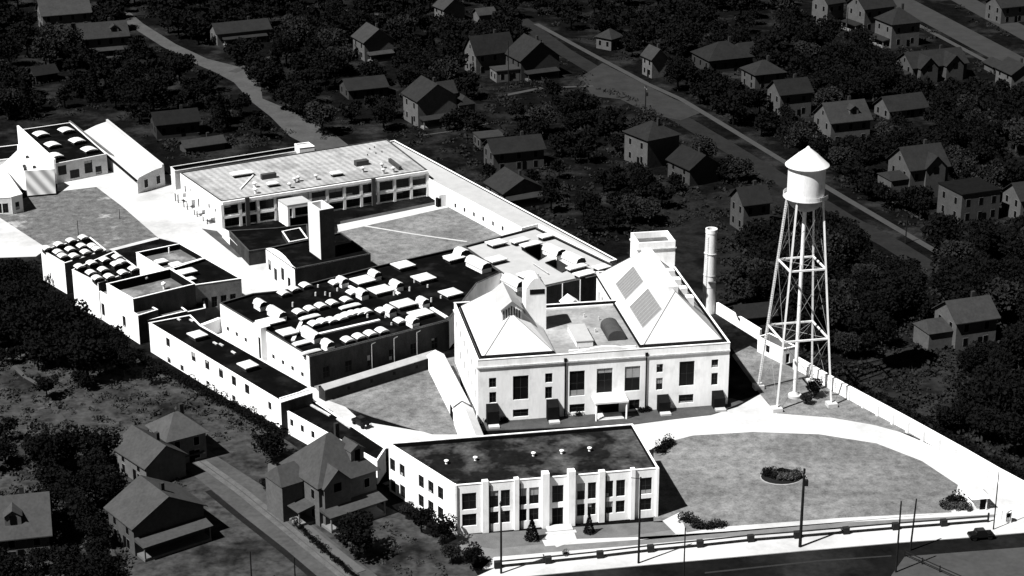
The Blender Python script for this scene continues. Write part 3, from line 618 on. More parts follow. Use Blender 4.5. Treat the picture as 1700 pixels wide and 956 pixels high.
def pale_shop():
    h = 6.6; k4 = crop(740, 370, 3.4)
    P = [G(906, 474, h), G(993, 455, h), G(1017, 439, h), G(889, 377, h), G(770, 408.6, h), G(832.5, 452, h), G(856, 470, h)]
    zr = h-.45
    holes = [[G(*k4(x, y), zr) for x, y in hp] for hp in (((435, 150), (505, 95), (560, 112), (640, 190), (520, 213)), ((556, 235), (650, 200), (655, 275), (650, 275)))]
    holes = [[G(*q, zr) for q in ((866, 415), (890, 405), (914, 421), (894, 433))], [G(*q, zr) for q in ((905, 437), (924, 431), (948, 446), (933, 453))]]
    rt = block('skylit_shop', 'shop with pale gravel roof, white skylights and two dark light wells', 'building', P, h, WHITE, ROOFP, par=.45, holes=holes, copm=mat("dark_coping", .05, .4, .5))
    A, B = P[0], P[1]; L = math.dist(A, B); ux, uy = (B[0]-A[0])/L, (B[1]-A[1])/L; nx, ny = uy, -ux
    f = MB(); f.poly([(A[0]+nx*.1, A[1]+ny*.1, 0), (B[0]+nx*.1, B[1]+ny*.1, 0), (B[0]+nx*.1, B[1]+ny*.1, h-.3), (A[0]+nx*.1, A[1]+ny*.1, h-.3)]); f.build('shaded_brick_front', BRICK_SHADE, rt)  # dark facing carries this wall's shade in its colour
    for x in (655, 755):
        t = onwall(A, B, *k4(x, 420))[0]; p = MB(); p.tube((A[0]+ux*t+nx*.25, A[1]+uy*t+ny*.25, .1), (A[0]+ux*t+nx*.25, A[1]+uy*t+ny*.25, 6.3), .12, .12, 6); p.build('downpipe', TRIM, rt)
    for x, y, w, l in ((285, 102, 4.2, 3.2), (418, 90, 4.4, 2.2), (480, 112, 5, 2.2), (560, 66, 3, 2.2), (285, 195, 4.2, 3.2), (740, 240, 5, 1.8), (782, 276, 4.6, 2.6), (880, 240, 3.6, 2.6), (460, 282, 4, 3), (45, 190, 4, 2.6), (560, 190, 1, 1), (590, 300, 1, 1)):
        if w < 2: continue
        c0 = G(*k4(x, y), zr+1.2); box_unit(rt, *c0, zr, w, l, FA)
    for x, y, l in ((612, 138, 5.5), (722, 184, 5.5), (185, 210, 6.5), (90, 150, 3), (385, 312, 6), (885, 440, .1)):
        if l < 1: continue
        c0 = G(*k4(x, y), zr+2.0); ridge_unit(rt, *c0, zr, 2.9, l, FA, .9, 1.4)
    m = MB(); m.bar((*G(*k4(490, 225), zr+.4), zr+.4), (*G(*k4(580, 285), zr+.4), zr+.4), .15); m.build('roof_pipe', STEELR, rt)
    return rt
pale_shop()
# little vent house in the light court behind the main building
def vent_house():
    c0 = G(948, 500, 8.6); rt = root('vent_house', 'small white gabled vent house in the light court between shop and main building', 'vent', *c0)
    b = MB(); b.box(*c0, 0, 8.3, 3.2, 3.4, R(20)); b.build('wall', WHITE, rt)
    r = MB(); c_, s_ = math.cos(R(20)), math.sin(R(20)); T = lambda u, v: (c0[0]+c_*u-s_*v, c0[1]+s_*u+c_*v)
    r.poly([(*T(-1.9, -2), 8.2), (*T(-1.9, 2), 8.2), (*T(0, 2), 9.6), (*T(0, -2), 9.6)]); r.poly([(*T(1.9, -2), 8.2), (*T(1.9, 2), 8.2), (*T(0, 2), 9.6), (*T(0, -2), 9.6)])
    r.poly([(*T(-1.6, -1.75), 8.2), (*T(1.6, -1.75), 8.2), (*T(0, -1.75), 9.4)]); r.build('roof', GREYW, rt)
vent_house()

# ------------------------------------------------------------------ boiler house with the tall square stack
def boiler_house():
    h = 6.2
    P = [G(489, 446, h), G(615, 421, h), G(566, 386, h), G(441, 413, h)]
    k = crop(280, 220, 3.953)
    rt = block('boiler_house', 'black-roofed boiler house with a rounded white gable and a tall square chimney', 'building', P, h, WHITE, ROOFD, par=.4, copm=mat("dark_coping", .05, .4, .5),
               wins={3: atpx(P[3], P[0], [(*k(662, 870), 1.5, 2.6), (*k(702, 935), 1.7, 3.2), (*k(748, 930), 1.7, 3.0)], 1, 3)}, doors={3: atpx(P[3], P[0], [(480, 470, 1.6, 2.6)], 1, 1)})
    A, B = P[0], P[1]; L = math.dist(A, B); ux, uy = (B[0]-A[0])/L, (B[1]-A[1])/L; nx, ny = uy, -ux
    f = MB(); f.poly([(A[0]+nx*.1, A[1]+ny*.1, 0), (B[0]+nx*.1, B[1]+ny*.1, 0), (B[0]+nx*.1, B[1]+ny*.1, h-.15), (A[0]+nx*.1, A[1]+ny*.1, h-.15)]); f.build('shaded_brick_front', BRICK_SHADE, rt)  # front brick with its shade worked into the dark tone
    # curved gable parapet
    A, B = P[3], P[0]; L = math.dist(A, B); ux, uy = (B[0]-A[0])/L, (B[1]-A[1])/L; g = MB(); n = 14
    z = [h+.05+1.3*math.sin(math.pi*min(1, i/n*1.15))**.8 if i/n*1.15 < 1 else h+.05 for i in range(n+1)]
    for i in range(n):
        a, b = L*i/n, L*(i+1)/n; p = (A[0]+ux*a, A[1]+uy*a); q = (A[0]+ux*b, A[1]+uy*b); s_ = (.4*uy*-1, .4*ux)
        g.poly([(*p, h-.2), (*q, h-.2), (*q, z[i+1]), (*p, z[i])]); g.poly([(p[0]+s_[0], p[1]+s_[1], z[i]), (q[0]+s_[0], q[1]+s_[1], z[i+1]), (*q, z[i+1]), (*p, z[i])])
    g.build('gable_parapet', WHITE, rt)
    # the stack
    ht = 17.4
    Fc = G(530, 349, ht); Lc = G(510.7, 336, ht); Rc = G(554, 344.5, ht)
    Bc = (Lc[0]+Rc[0]-Fc[0], Lc[1]+Rc[1]-Fc[1]); Q = [Fc, Rc, Bc, Lc]
    s = MB(); s.prism(Q, 0, ht, False); iq = inset(Q, .55)
    for i in range(4):
        j = (i+1) % 4; s.poly([(*Q[i], ht), (*Q[j], ht), (*iq[j], ht), (*iq[i], ht)]); s.poly([(*iq[i], ht), (*iq[j], ht), (*iq[j], ht-3), (*iq[i], ht-3)])
    s.poly([(*p, ht-3) for p in iq]); s.build('chimney', mat("stack_render", .55, .1, .4), rt)
    o1 = MB()  # stack's shaded face, the shade put into a darker colour
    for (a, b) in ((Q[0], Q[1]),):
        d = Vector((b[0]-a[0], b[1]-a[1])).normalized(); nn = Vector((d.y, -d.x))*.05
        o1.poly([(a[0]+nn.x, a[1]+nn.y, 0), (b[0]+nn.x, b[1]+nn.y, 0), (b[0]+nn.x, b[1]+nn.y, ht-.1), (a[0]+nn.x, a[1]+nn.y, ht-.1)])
    o1.build('shaded_stack_face', mat("stack_shade", .03, .4, .6), rt)
    # flue pipe elbow
    p0 = G(538, 412, 5.8); fl = MB(); 
    pts = [(p0[0]+i*.5, p0[1]+i*.15, 5.9+1.1*math.sin(i*.35)) for i in range(6)]
    for i in range(5): fl.tube(pts[i], pts[i+1], .25, .25, 8)
    fl.build('flue_pipe', STEELR, rt)
boiler_house()
# low dark sheds between the boiler house and the back shop
block('low_shed', 'low black-roofed shed between the boiler house and the long back shop', 'shed', [G(413, 417, 3.6), G(445, 412, 3.6), G(512, 398, 3.6), G(510, 372, 3.6), G(462, 378, 3.6), G(380, 383, 3.6)], 3.6, BRICK_SHADE, ROOFD, par=.3, copm=mat("dark_coping", .05, .4, .5))
block('store_room', 'small flat black store room beside the foot of the square chimney', 'shed', [G(480, 402, 4.6), G(511, 396, 4.6), G(498, 378, 4.6), G(468, 384, 4.6)], 4.6, BRICK_SHADE, ROOFD, par=.2, copm=GREYW)
def free_wall(name, label, pxs, h, t, m, cat='wall', z0=0.0, hpx=None):
    P = [Vector(G(p[0], p[1], 0 if hpx is None else hpx)) for p in pxs]; b = MB()
    for i in range(len(P)-1):
        d = (P[i+1]-P[i]).normalized(); nn = Vector((-d.y, d.x))*t/2
        b.prism([P[i]+nn, P[i]-nn, P[i+1]-nn, P[i+1]+nn], z0, h)
    o = b.build('wall_run', m, None) if False else None
    c0 = P[0]; rt = root(name, label, cat, c0.x, c0.y)
    b.build('wall', m, rt)
    cp = MB()
    for i in range(len(P)-1):
        cp.bar((P[i].x, P[i].y, h+.05), (P[i+1].x, P[i+1].y, h+.05), t+.12, .1)
    cp.build('coping', TRIM, rt); return rt
free_wall('yard_wall', 'white wall stepping down from the corner of the long back shop', [(371, 381), (409, 419)], 2.0, .8, WHITE, hpx=2.0)

# ------------------------------------------------------------------ long back shop with ribbed pale roof
def back_shop():
    h = 6.9
    P = [G(368, 334, h), G(709, 282, h), G(642, 231, h), G(299, 286.5, h)]
    A, B = P[0], P[1]
    k = crop(280, 220, 3.953)
    L = math.dist(A, B); nb = 12; bw_ = L/nb
    up = [(bw_*(i+.5)-1.8, bw_*(i+.5)+1.8, 3.3, 5.6) for i in range(nb) if i not in (4,)]
    lo = [(bw_*(i+.5)-1.9, bw_*(i+.5)+1.9, .3, 2.35) for i in range(nb)]
    rt = block('back_shop', 'long shop with ribbed pale roof and large dark windows beyond the courtyard lawn', 'building', P, h, WHITE, STRIP, par=.15, copm=mat('dark_coping', .05, .4, .5),
               wins={0: up+lo, 3: atpx(P[3], P[0], [(*k(108, 370), 1.0, 1.8), (*k(145, 378), .7, .8), (*k(197, 465), .9, 2.6), (*k(265, 482), 1.0, 1.2), (*k(308, 512), .8, 1.0)], 1, 1)},
               doors={3: atpx(P[3], P[0], [(*k(312, 633), .8, 1.1)], 1, 1)})
    zr = h-.15; BA = math.atan2(B[1]-A[1], B[0]-A[0])
    for x, y, w, l in ((480, 262, 5.6, 2.6), (683, 330, 2.8, 1.8), (1100, 262, 3.0, 2.0)):
        c0 = G(*k(x, y), zr+.9); box_unit(rt, *c0, zr, w, l, BA, .7)
    for x, y, w, l in ((1265, 188, 3.4, 1.7), (655, 275, 3.8, 1.2)):
        c0 = G(*k(x, y), zr+1.0); b = MB(); b.box(*c0, zr, zr+1.3, w, l, BA); b.build('roof_hatch', mat("dark_metal", .05), rt)
    a = G(*k(1450, 180), zr+.5); b_ = G(*k(1520, 235), zr+.5); b = MB(); b.bar((*a, zr+.5), (*b_, zr+.5), .7, 1.0); b.build('roof_upstand', mat("dark_metal", .05), rt)
    a = G(*k(470, 370), zr+.2); b_ = G(*k(555, 280), zr+.2); b = MB(); b.bar((*a, zr+.2), (*b_, zr+.2), .3, .3); b.build('roof_pipe', TRIM, rt)
    for x, y in ((565, 340), (570, 380), (852, 300), (968, 290), (1275, 240), (1400, 215), (1410, 250), (795, 345), (1475, 240), (828, 310)):
        c0 = G(*k(x, y+20), zr); b = MB(); b.tube((*c0, zr-.02), (*c0, zr+1.1), .3, .3, 8); bo = b.build('roof_ventilator', STEELR if x > 600 else TRIM, rt); q = MB(); q.lathe(*c0, [(0, zr+1.6), (.6, zr+1.25), (.6, zr+1.1), (0, zr+1.1)], 10); q.build('cowl', STEELR if x > 600 else TRIM, bo)
    for x, y in ((1320, 110), (1350, 100), (1360, 140), (1400, 130), (1305, 150)):
        c0 = G(*k(x, y), zr); b = MB(); b.tube((*c0, zr-.02), (*c0, zr+.4), .14, .14, 6); b.build('roof_pipe', DARKM, rt)
    # eaves band
    U = Vector((B[0]-A[0], B[1]-A[1])).normalized(); N = Vector((U.y, -U.x))
    e = MB(); e.bar((A[0]+N.x*.25, A[1]+N.y*.25, h-.45), (B[0]+N.x*.25, B[1]+N.y*.25, h-.45), .5, .7); e.build('eaves_band', WHITE, rt)
    e = MB(); e.bar((A[0]+N.x*.15, A[1]+N.y*.15, 2.75), (B[0]+N.x*.15, B[1]+N.y*.15, 2.75), .3, .6); e.build('string_course', WHITE, rt)
    for i in range(13):
        t = L*i/12; e = MB(); e.box(A[0]+U.x*t+N.x*.15, A[1]+U.y*t+N.y*.15, 0, h-.8, .7, .3, BA); e.build('pier', WHITE, rt)
    for x in (508, 1340):
        t = onwall(A, B, k(x, 0)[0], 325)[0]; p = MB(); p.box(A[0]+U.x*t+N.x*.6, A[1]+U.y*t+N.y*.6, 0, h+.2, 1.0, .5, BA); p.build('drain_shaft', mat("dark_metal", .05), rt)
    # loading steps on the left wall
    Q = Vector(P[3]); d = (Vector(P[0])-Q).normalized(); nn = Vector((d.y, -d.x)); nn = nn if nn.x < 0 else -nn; la = math.atan2(d.y, d.x)
    for f, w, zz in ((.08, 2.2, 2.4), (.30, 2.6, 2.4), (.55, 2.2, 1.6), (.78, 3.0, 1.5)):
        c0 = Q+d*(26*f)+nn*1.2; s_ = MB(); s_.box(c0.x, c0.y, zz, zz+.18, w, 2.2, la); so = s_.build('loading_platform', GREYW, rt)
        for sg in (-1, 1):
            q_ = c0+d*sg*(w/2-.2)+nn*.9; p = MB(); p.box(q_.x, q_.y, 0, zz, .2, .2); p.build('post', DARKM, so)
    # porch projecting to the front
    hp = 5.6; F0 = G(477, 341, hp); L0 = G(461.5, 331, hp); W_ = 14.5; ux = Vector((U.x, U.y)); Rr = (F0[0]+ux.x*6.2, F0[1]+ux.y*6.2); RL = (L0[0]+ux.x*6.2, L0[1]+ux.y*6.2)
    p = MB(); p.prism([F0, Rr, RL, L0], hp-.5, hp); p.build('porch_roof', ROOFP, rt)
    wl_ = MB(); nd = Vector((F0[0]-L0[0], F0[1]-L0[1])).normalized(); wl_.prism([F0, (F0[0]+ux.x*.5, F0[1]+ux.y*.5), (L0[0]+ux.x*.5, L0[1]+ux.y*.5), L0], 0, hp-.5); wl_.build('porch_wall', WHITE, rt)
back_shop()
# strip building and wall behind it
block('lean_to', 'narrow pale strip building running along the back of the long shop', 'building', [G(290, 284, 5.0), G(500, 250, 5.0), G(492, 243.5, 5.0), G(283, 277, 5.0)], 5.0, mat('grey_render', .50, .3, .6), ROOFD, par=.6)
block('back_annexe', 'little white annexe at the rear edge of the long shop roof', 'shed', [G(497, 246, 6.6), G(522, 243, 6.6), G(512, 236, 6.6), G(489, 239, 6.6)], 6.6, WHITE, ROOFW, par=.2)
# ------------------------------------------------------------------ long corridor wing at the right
def corridor():
    h = 4.6
    P = [G(716, 300, h), G(866, 379, h), G(893, 372, h), G(1012, 434, h), G(1024, 431, h), G(655, 233, h), G(640, 236, h)]
    k = crop(640, 220, 3.953)
    w = atpx(P[0], P[1], [(*k(x, y), .9, 1.2) for x, y in ((458, 480), (518, 508), (580, 538), (641, 567), (705, 598), (768, 630))], 1, 1)
    rt = block('corridor_wing', 'very long low corridor wing with pale roof beside the dark gardens', 'building', P, h, WHITE, ROOFP, par=.35, wins={0: w})
    A, B = Vector(P[0]), Vector(P[1]); d = (B-A).normalized(); q = MB(); nn = Vector((-d.y, d.x)); 
    t0, t1 = onwall(P[0], P[1], *k(345, 445))[0]+2.0, 0
    a = math.atan2(d.y, d.x)
    c0 = A+d*(t0+1)-nn*.9; sgn = -1
    b = MB(); b.box(c0.x, c0.y, 0, 3.2, 2.2, 2.2, a); b.build('porch', GREYW, rt); b = MB(); b.box(c0.x-.6, c0.y-1.1, 0, 2.4, 1.2, .9, a); b.build('door', DARKM, rt)
    return rt
corridor()
# ------------------------------------------------------------------ one-storey wing along the left edge
def left_wing():
    h = 6.4
    P = [G(466, 667, h), G(516, 643, h), G(333, 540, h), G(316, 523, h), G(247, 536, h)]
    k = crop(0, 580, 3.953); k2 = crop(50, 370, 3.953)
    ws = [(*k(x, y), 1.6, 2.0) for x, y in ((1270, 50), (1360, 103), (1450, 158), (1535, 208), (1622, 262))] + [(*k2(905, 785), 1.5, 1.9)] + [(*k(x, y), 1.3, 1.3) for x, y in ((1110, 72), (1195, 123), (1365, 228), (1535, 323))] + [(448, 674, 1.1, 1.6)]
    rt = block('left_wing', 'long white wing with narrow black roof running beside the dark field', 'building', P, h, WHITE, ROOFD, par=.3, wins={4: atpx(P[4], P[0], ws, 1, 1)})
    zr = h-.3; A = Vector(P[4]); d = (Vector(P[0])-A).normalized(); a = math.atan2(d.y, d.x)
    for x, y, w, l in ((1097, 722, 3.0, 3.4), (1428, 920, 3.0, 3.4)):
        c0 = G(*k2(x, y), zr+1.2); box_unit(rt, *c0, zr, w, l, a+math.pi/2, .8)
    for x, y in ((975, 633), (1060, 640), (1215, 790), (1335, 850), (1255, 800)):
        c0 = G(*k2(x, y), zr+.1); b = MB(); b.box(*c0, zr, zr+.25, 1.4, .4, a); b.build('roof_hatch', STEELR, rt)
    e = MB(); N = Vector((-d.y, d.x)); N = N if N.x < 0 else -N
    return rt
left_wing()
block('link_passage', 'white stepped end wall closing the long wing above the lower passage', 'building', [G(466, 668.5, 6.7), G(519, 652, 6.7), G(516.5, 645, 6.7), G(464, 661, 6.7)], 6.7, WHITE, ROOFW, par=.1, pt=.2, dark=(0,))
def lower_wing():
    h = 4.6
    P = [G(626, 765, h), G(640, 744, h), G(520, 664, h), G(470, 679, h)]
    rt = block('lower_passage', 'lower white passage with black roof joining the long wing to the office block', 'building', P, h, WHITE, ROOFD, par=.3,
               wins={3: even(P[3], P[0], 8, 1.0, 2.0, 3.4)})
    for x0, y0, x1, y1 in ((516, 672, 548, 690), (560, 695, 582, 710)):
        a = G(x0, y0, h-.2); b_ = G(x1, y1, h-.2); m = MB(); m.bar((*a, h-.2), (*b_, h-.2), .5, .3); m.build('roof_upstand', STEELR, rt)
lower_wing()
def gable_pass(name, label, pa, pb, w, hw, rise, slots, wm=WHITE, rm=GREYW, door=None):
    "covered way from pixel pa to pixel pb (ridge line at height hw+rise)"
    A = Vector(G(*pa, hw+rise)); B = Vector(G(*pb, hw+rise)); L = (B-A).length; d = (B-A)/L; n = Vector((-d.y, d.x))
    rt = root(name, label, 'covered walkway', A.x, A.y)
    T = lambda u, v: (A.x+d.x*u+n.x*v, A.y+d.y*u+n.y*v)
    sides = ((T(0, -w/2), T(L, -w/2), -1), (T(0, w/2), T(L, w/2), 1)); wb = MB(); todo = []
    for a, b, sg in sides:
        ops = [(L*f-.3, L*f+.3, 1.0, 1.8) for f in slots]
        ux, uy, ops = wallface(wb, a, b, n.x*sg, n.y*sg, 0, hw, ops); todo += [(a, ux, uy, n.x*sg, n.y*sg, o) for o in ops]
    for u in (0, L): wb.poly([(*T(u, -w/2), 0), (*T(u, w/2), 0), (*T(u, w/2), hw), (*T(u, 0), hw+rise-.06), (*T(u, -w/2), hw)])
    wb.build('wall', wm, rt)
    for a, ux, uy, nx, ny, o in todo: window(rt, a, ux, uy, nx, ny, *o, mull=False)
    r = MB()
    for sg in (-1, 1):
        q = [(*T(-.2, sg*(w/2+.25)), hw-.1), (*T(L+.2, sg*(w/2+.25)), hw-.1), (*T(L+.2, 0), hw+rise), (*T(-.2, 0), hw+rise)]
        r.poly(q); r.poly([(p[0], p[1], p[2]-.12) for p in q])
    r.build('roof', rm, rt); return rt, T, L, d
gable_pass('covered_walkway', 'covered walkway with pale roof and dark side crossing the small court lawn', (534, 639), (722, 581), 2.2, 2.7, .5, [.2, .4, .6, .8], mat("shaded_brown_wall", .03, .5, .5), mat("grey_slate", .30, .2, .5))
rt_, T_, L_, d_ = gable_pass('covered_walkway', 'white covered passage with little vents sloping along the left side of the main building', (723, 581), (766, 664), 3.0, 3.4, 1.0, [.1, .25, .4, .55, .7])
b = MB(); q = T_(L_*.93, 1.56 if T_(0, 1)[0] < T_(0, -1)[0] else -1.56); b.box(q[0], q[1], 0, 2.4, 2.4, .1, math.atan2(d_.y, d_.x)); b.build('door', DARKM, rt_)
gable_pass('entry_passage', 'white gabled entry passage at the foot of the main building, nearest the office block', (768, 668), (790, 724), 3.4, 3.2, 1.3, [.25, .5, .75])
# ------------------------------------------------------------------ left cluster
def cluster():
    kc = crop(50, 370, 3.953)
    # saw-tooth roofed range in two steps
    def saw(name, label, outline, h, rows, par=.2, wins=None, dark=()):
        P = [G(x, y, h) for x, y in outline]
        rt = block(name, label, 'building', P, h, WHITE, ROOFD, par=par, wins=wins, copm=GREYW, dark=dark)
        for row in rows:
            for x, y in row:
                c0 = G(*kc(x, y), h+.8); vent_unit(rt, *c0, h-par, 2.1, FA, 1.0)
        return rt, P
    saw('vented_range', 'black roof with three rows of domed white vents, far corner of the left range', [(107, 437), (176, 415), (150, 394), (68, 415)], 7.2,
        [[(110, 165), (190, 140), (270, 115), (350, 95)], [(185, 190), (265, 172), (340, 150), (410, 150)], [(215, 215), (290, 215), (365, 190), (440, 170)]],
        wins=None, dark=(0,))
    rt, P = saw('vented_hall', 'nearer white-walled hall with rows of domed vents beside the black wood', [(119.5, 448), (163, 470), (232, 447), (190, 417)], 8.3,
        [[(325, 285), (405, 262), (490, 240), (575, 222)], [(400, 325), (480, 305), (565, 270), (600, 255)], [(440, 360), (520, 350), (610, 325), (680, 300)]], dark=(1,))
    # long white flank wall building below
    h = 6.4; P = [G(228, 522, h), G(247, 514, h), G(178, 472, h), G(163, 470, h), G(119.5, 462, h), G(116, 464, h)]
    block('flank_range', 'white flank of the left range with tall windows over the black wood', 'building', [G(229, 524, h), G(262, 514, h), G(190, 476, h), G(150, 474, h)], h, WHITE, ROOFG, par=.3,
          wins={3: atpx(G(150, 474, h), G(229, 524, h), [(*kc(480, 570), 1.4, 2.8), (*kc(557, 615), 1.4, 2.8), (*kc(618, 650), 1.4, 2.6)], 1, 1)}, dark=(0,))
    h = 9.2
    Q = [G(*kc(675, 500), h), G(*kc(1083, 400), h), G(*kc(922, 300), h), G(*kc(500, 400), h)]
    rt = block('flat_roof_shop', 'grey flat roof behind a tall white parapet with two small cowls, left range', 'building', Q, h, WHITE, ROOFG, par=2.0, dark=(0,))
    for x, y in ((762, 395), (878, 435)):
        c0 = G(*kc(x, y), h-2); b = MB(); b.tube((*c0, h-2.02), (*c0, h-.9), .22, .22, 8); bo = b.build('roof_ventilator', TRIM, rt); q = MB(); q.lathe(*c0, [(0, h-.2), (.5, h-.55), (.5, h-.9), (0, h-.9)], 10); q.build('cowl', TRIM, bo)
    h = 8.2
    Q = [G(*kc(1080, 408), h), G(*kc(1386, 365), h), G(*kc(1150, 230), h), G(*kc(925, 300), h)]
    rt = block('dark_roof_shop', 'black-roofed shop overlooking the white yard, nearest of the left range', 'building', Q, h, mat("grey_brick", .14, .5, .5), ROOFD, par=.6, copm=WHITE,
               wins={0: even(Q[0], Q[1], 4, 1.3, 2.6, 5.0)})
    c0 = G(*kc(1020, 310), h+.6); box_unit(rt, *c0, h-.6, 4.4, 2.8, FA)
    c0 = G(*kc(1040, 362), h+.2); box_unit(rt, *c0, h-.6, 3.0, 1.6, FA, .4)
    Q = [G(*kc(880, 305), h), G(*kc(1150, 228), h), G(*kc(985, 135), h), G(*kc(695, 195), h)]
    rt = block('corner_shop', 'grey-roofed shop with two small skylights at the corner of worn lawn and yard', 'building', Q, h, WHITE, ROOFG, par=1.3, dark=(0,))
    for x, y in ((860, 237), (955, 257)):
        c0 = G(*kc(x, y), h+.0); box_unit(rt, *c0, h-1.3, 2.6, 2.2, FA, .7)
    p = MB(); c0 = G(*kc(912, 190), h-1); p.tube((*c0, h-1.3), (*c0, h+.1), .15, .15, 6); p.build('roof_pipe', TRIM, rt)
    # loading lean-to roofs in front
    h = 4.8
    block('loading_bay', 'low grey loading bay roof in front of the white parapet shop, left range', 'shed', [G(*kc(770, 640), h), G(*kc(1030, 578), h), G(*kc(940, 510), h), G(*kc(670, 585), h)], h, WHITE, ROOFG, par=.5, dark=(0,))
    block('dark_link', 'dark recessed link between the left range and the long white wing', 'shed', [G(*kc(1010, 590), 4.2), G(*kc(1150, 560), 4.2), G(*kc(1130, 440), 4.2), G(*kc(930, 500), 4.2)], 4.2, BRICK_SHADE, ROOFD, par=.3, copm=GREYW)
    free_wall('court_wall', 'pale low wall linking the left range to the workshop corner', [(331, 541), (365, 528)], 3.0, .8, GREYW, hpx=3.0)
    # white gate-roofed court between wing and workshop
    slab('court_paving', [(330, 548), (366, 535), (520, 650), (505, 655)], 0, .1, CONC)
cluster()
# ------------------------------------------------------------------ far-left shops
def far_left():
    k = crop(0, 180, 5.977); k5 = crop(0, 180, 3.953)
    h = 5.4
    P = [G(*k(545, 550), h), G(*k(1058, 452), h), G(*k(700, 140), h), G(*k(180, 215), h)]
    ws = rectpx(P[0], P[1], [(*[k(a, 0)[0] for a in (x0, x1)], k(0, y0)[1], k(0, y1)[1]) for x0, x1, y0, y1 in ((575, 660, 560, 660), (695, 790, 605, 690), (838, 918, 515, 640), (948, 1010, 570, 650))])
    ws = [(a, b, max(.4, c), min(d, 4.6)) for a, b, c, d in ws]
    rt = block('domed_light_shop', 'black-roofed shop with six domed white skylights beside the long white shed', 'building', P, h, mat("grey_render", .50, .3, .6), ROOFD, par=.3, wins={0: ws}, copm=GREYW)
    a = math.atan2(P[1][1]-P[0][1], P[1][0]-P[0][0])
    for x, y in ((655, 215), (405, 255), (765, 320), (520, 360), (885, 408), (545, 470), (320, 310)):
        c0 = G(*k(x, y), h+.4)
        if x == 320: continue
        vent_unit(rt, *c0, h-.3, 3.6, a, .8)
    # tall white party wall on the left
    A = Vector(P[3]); B = Vector(P[0]); d = (B-A).normalized(); n = Vector((-d.y, d.x))*.25
    w = MB(); w.prism([A+n, A-n, B-n, B+n], 0, h+1.3); w.build('party_wall', WHITE, rt)
    # striped lean-to roof towards the lawn
    ht = 5.2
    A = G(*k(245, 620), ht); B = G(*k(540, 600), ht); A2 = G(*k(275, 870), .5); B2 = G(*k(555, 845), .5)
    rt = root('ribbed_lean_to', 'steep ribbed lean-to roof falling towards the worn lawn', 'shed', *A)
    r = MB(); r.poly([(*A, ht), (*B, ht), (*B2, .6), (*A2, .6)]); r.poly([(*A, ht), (*A2, .6), (*A2, 0), (*A, 0)]); r.poly([(*B, ht), (*B2, .6), (*B2, 0), (*B, 0)]); r.build('roof', STRIP2, rt)
    b = MB(); C1 = G(*k(180, 215), 6.6); b.prism([A, B, G(*k(185, 400), ht), G(*k(20, 560), ht)], 0, ht-.05); b.build('roof_deck', WHITE, rt)
    for x, y in ((240, 570), (270, 480), (340, 580), (250, 600)):
        c0 = G(*k(x, y), ht+.3); q = MB(); q.tube((*c0, ht-.1), (*c0, ht+.6), .45, .45, 8); q.build('roof_ventilator', mat("dark_metal", .05), rt)
    # leaning sheds at the frame edge
    h = 4.6
    P = [G(*k(110, 880), h), G(*k(220, 850), h), G(*k(20, 560), h), G(*k(-90, 600), h)]
    block('edge_shed', 'white-roofed shed cut by the left picture edge beside the worn lawn', 'shed', P, h, GREYW, ROOFW, par=.1, wins={0: [(1, 2.2, 1, 3)]})
    P = [G(*k(-200, 900), 4.4), G(*k(110, 885), 4.4), G(*k(-60, 640), 4.4), G(*k(-300, 700), 4.4)]
    block('edge_office', 'low grey building half outside the left edge with an open dark front', 'shed', P, 4.4, mat("grey_render", .5), ROOFW, par=.2, wins={0: even(P[0], P[1], 4, 1.6, .5, 3.0)})
    P = [G(-20, 268, 5.0), G(30, 262, 5.0), G(31, 240, 5.0), G(-20, 246, 5.0)]
    block('edge_workshop', 'black-roofed shop behind the white party wall at the left edge', 'shed', P, 5.0, WHITE, ROOFD, par=.3)
    # long white shed
    h = 4.2
    E0 = Vector(G(*k5(900, 458), h)); E1 = Vector(G(*k5(540, 152), h)); R0 = Vector(G(*k5(1075, 365), h+1.6)); R1 = Vector(G(*k5(718, 45), h+1.6))
    rt = root('long_white_shed', 'long shed with a gently pitched white seamed roof and raised right edge', 'shed', E0.x, E0.y)
    F0 = Vector(G(*k5(938, 405), h+.2)); F1 = Vector(G(*k5(1098, 382), h+.2)); wd = F1-F0
    q = E1-E0
    r = MB(); pr = [(0, 0, -.7), (.06, 0, .0), (.55, 0, .75), (.93, 0, .95), (.935, 0, 1.6), (1.0, 0, 1.6), (1.005, 0, .6)]
    X0 = Vector(G(228, 297, h)); 
    wv = Vector(R0-E0)
    rows = [[(E0+wv*f).to_tuple()+(h+dz,) for f, _, dz in pr], [(E1+wv*f).to_tuple()+(h+dz,) for f, _, dz in pr]]
    for i in range(len(pr)-1): r.poly([rows[0][i], rows[0][i+1], rows[1][i+1], rows[1][i]])
    r.build('roof', STRIP3, rt)
    w = MB(); base = [(p[0], p[1], 0) for p in rows[0]]; 
    for rw in rows: w.poly([(p[0], p[1], p[2]-.02) for p in rw] + [(rw[-1][0], rw[-1][1], 0), (rw[0][0], rw[0][1], 0)])
    for i in (0, -1): w.poly([rows[0][i], rows[1][i], (rows[1][i][0], rows[1][i][1], 0), (rows[0][i][0], rows[0][i][1], 0)])
    w.build('wall', mat("grey_render", .5), rt)
    A = rows[0][0]; B = rows[0][-1]; L = math.dist(A[:2], B[:2]); ux, uy = (B[0]-A[0])/L, (B[1]-A[1])/L
    for f in (.3, .75):
        m = MB(); m.box(A[0]+ux*L*f+uy*.04, A[1]+uy*L*f-ux*.04, 1.0, 3.4, 1.5, .12, math.atan2(uy, ux)); wo = m.build('window', TRIM, rt)
        m = MB(); m.box(A[0]+ux*L*f+uy*.10, A[1]+uy*L*f-ux*.10, 1.15, 3.25, 1.2, .06, math.atan2(uy, ux)); m.build('glass', GLASS, wo)
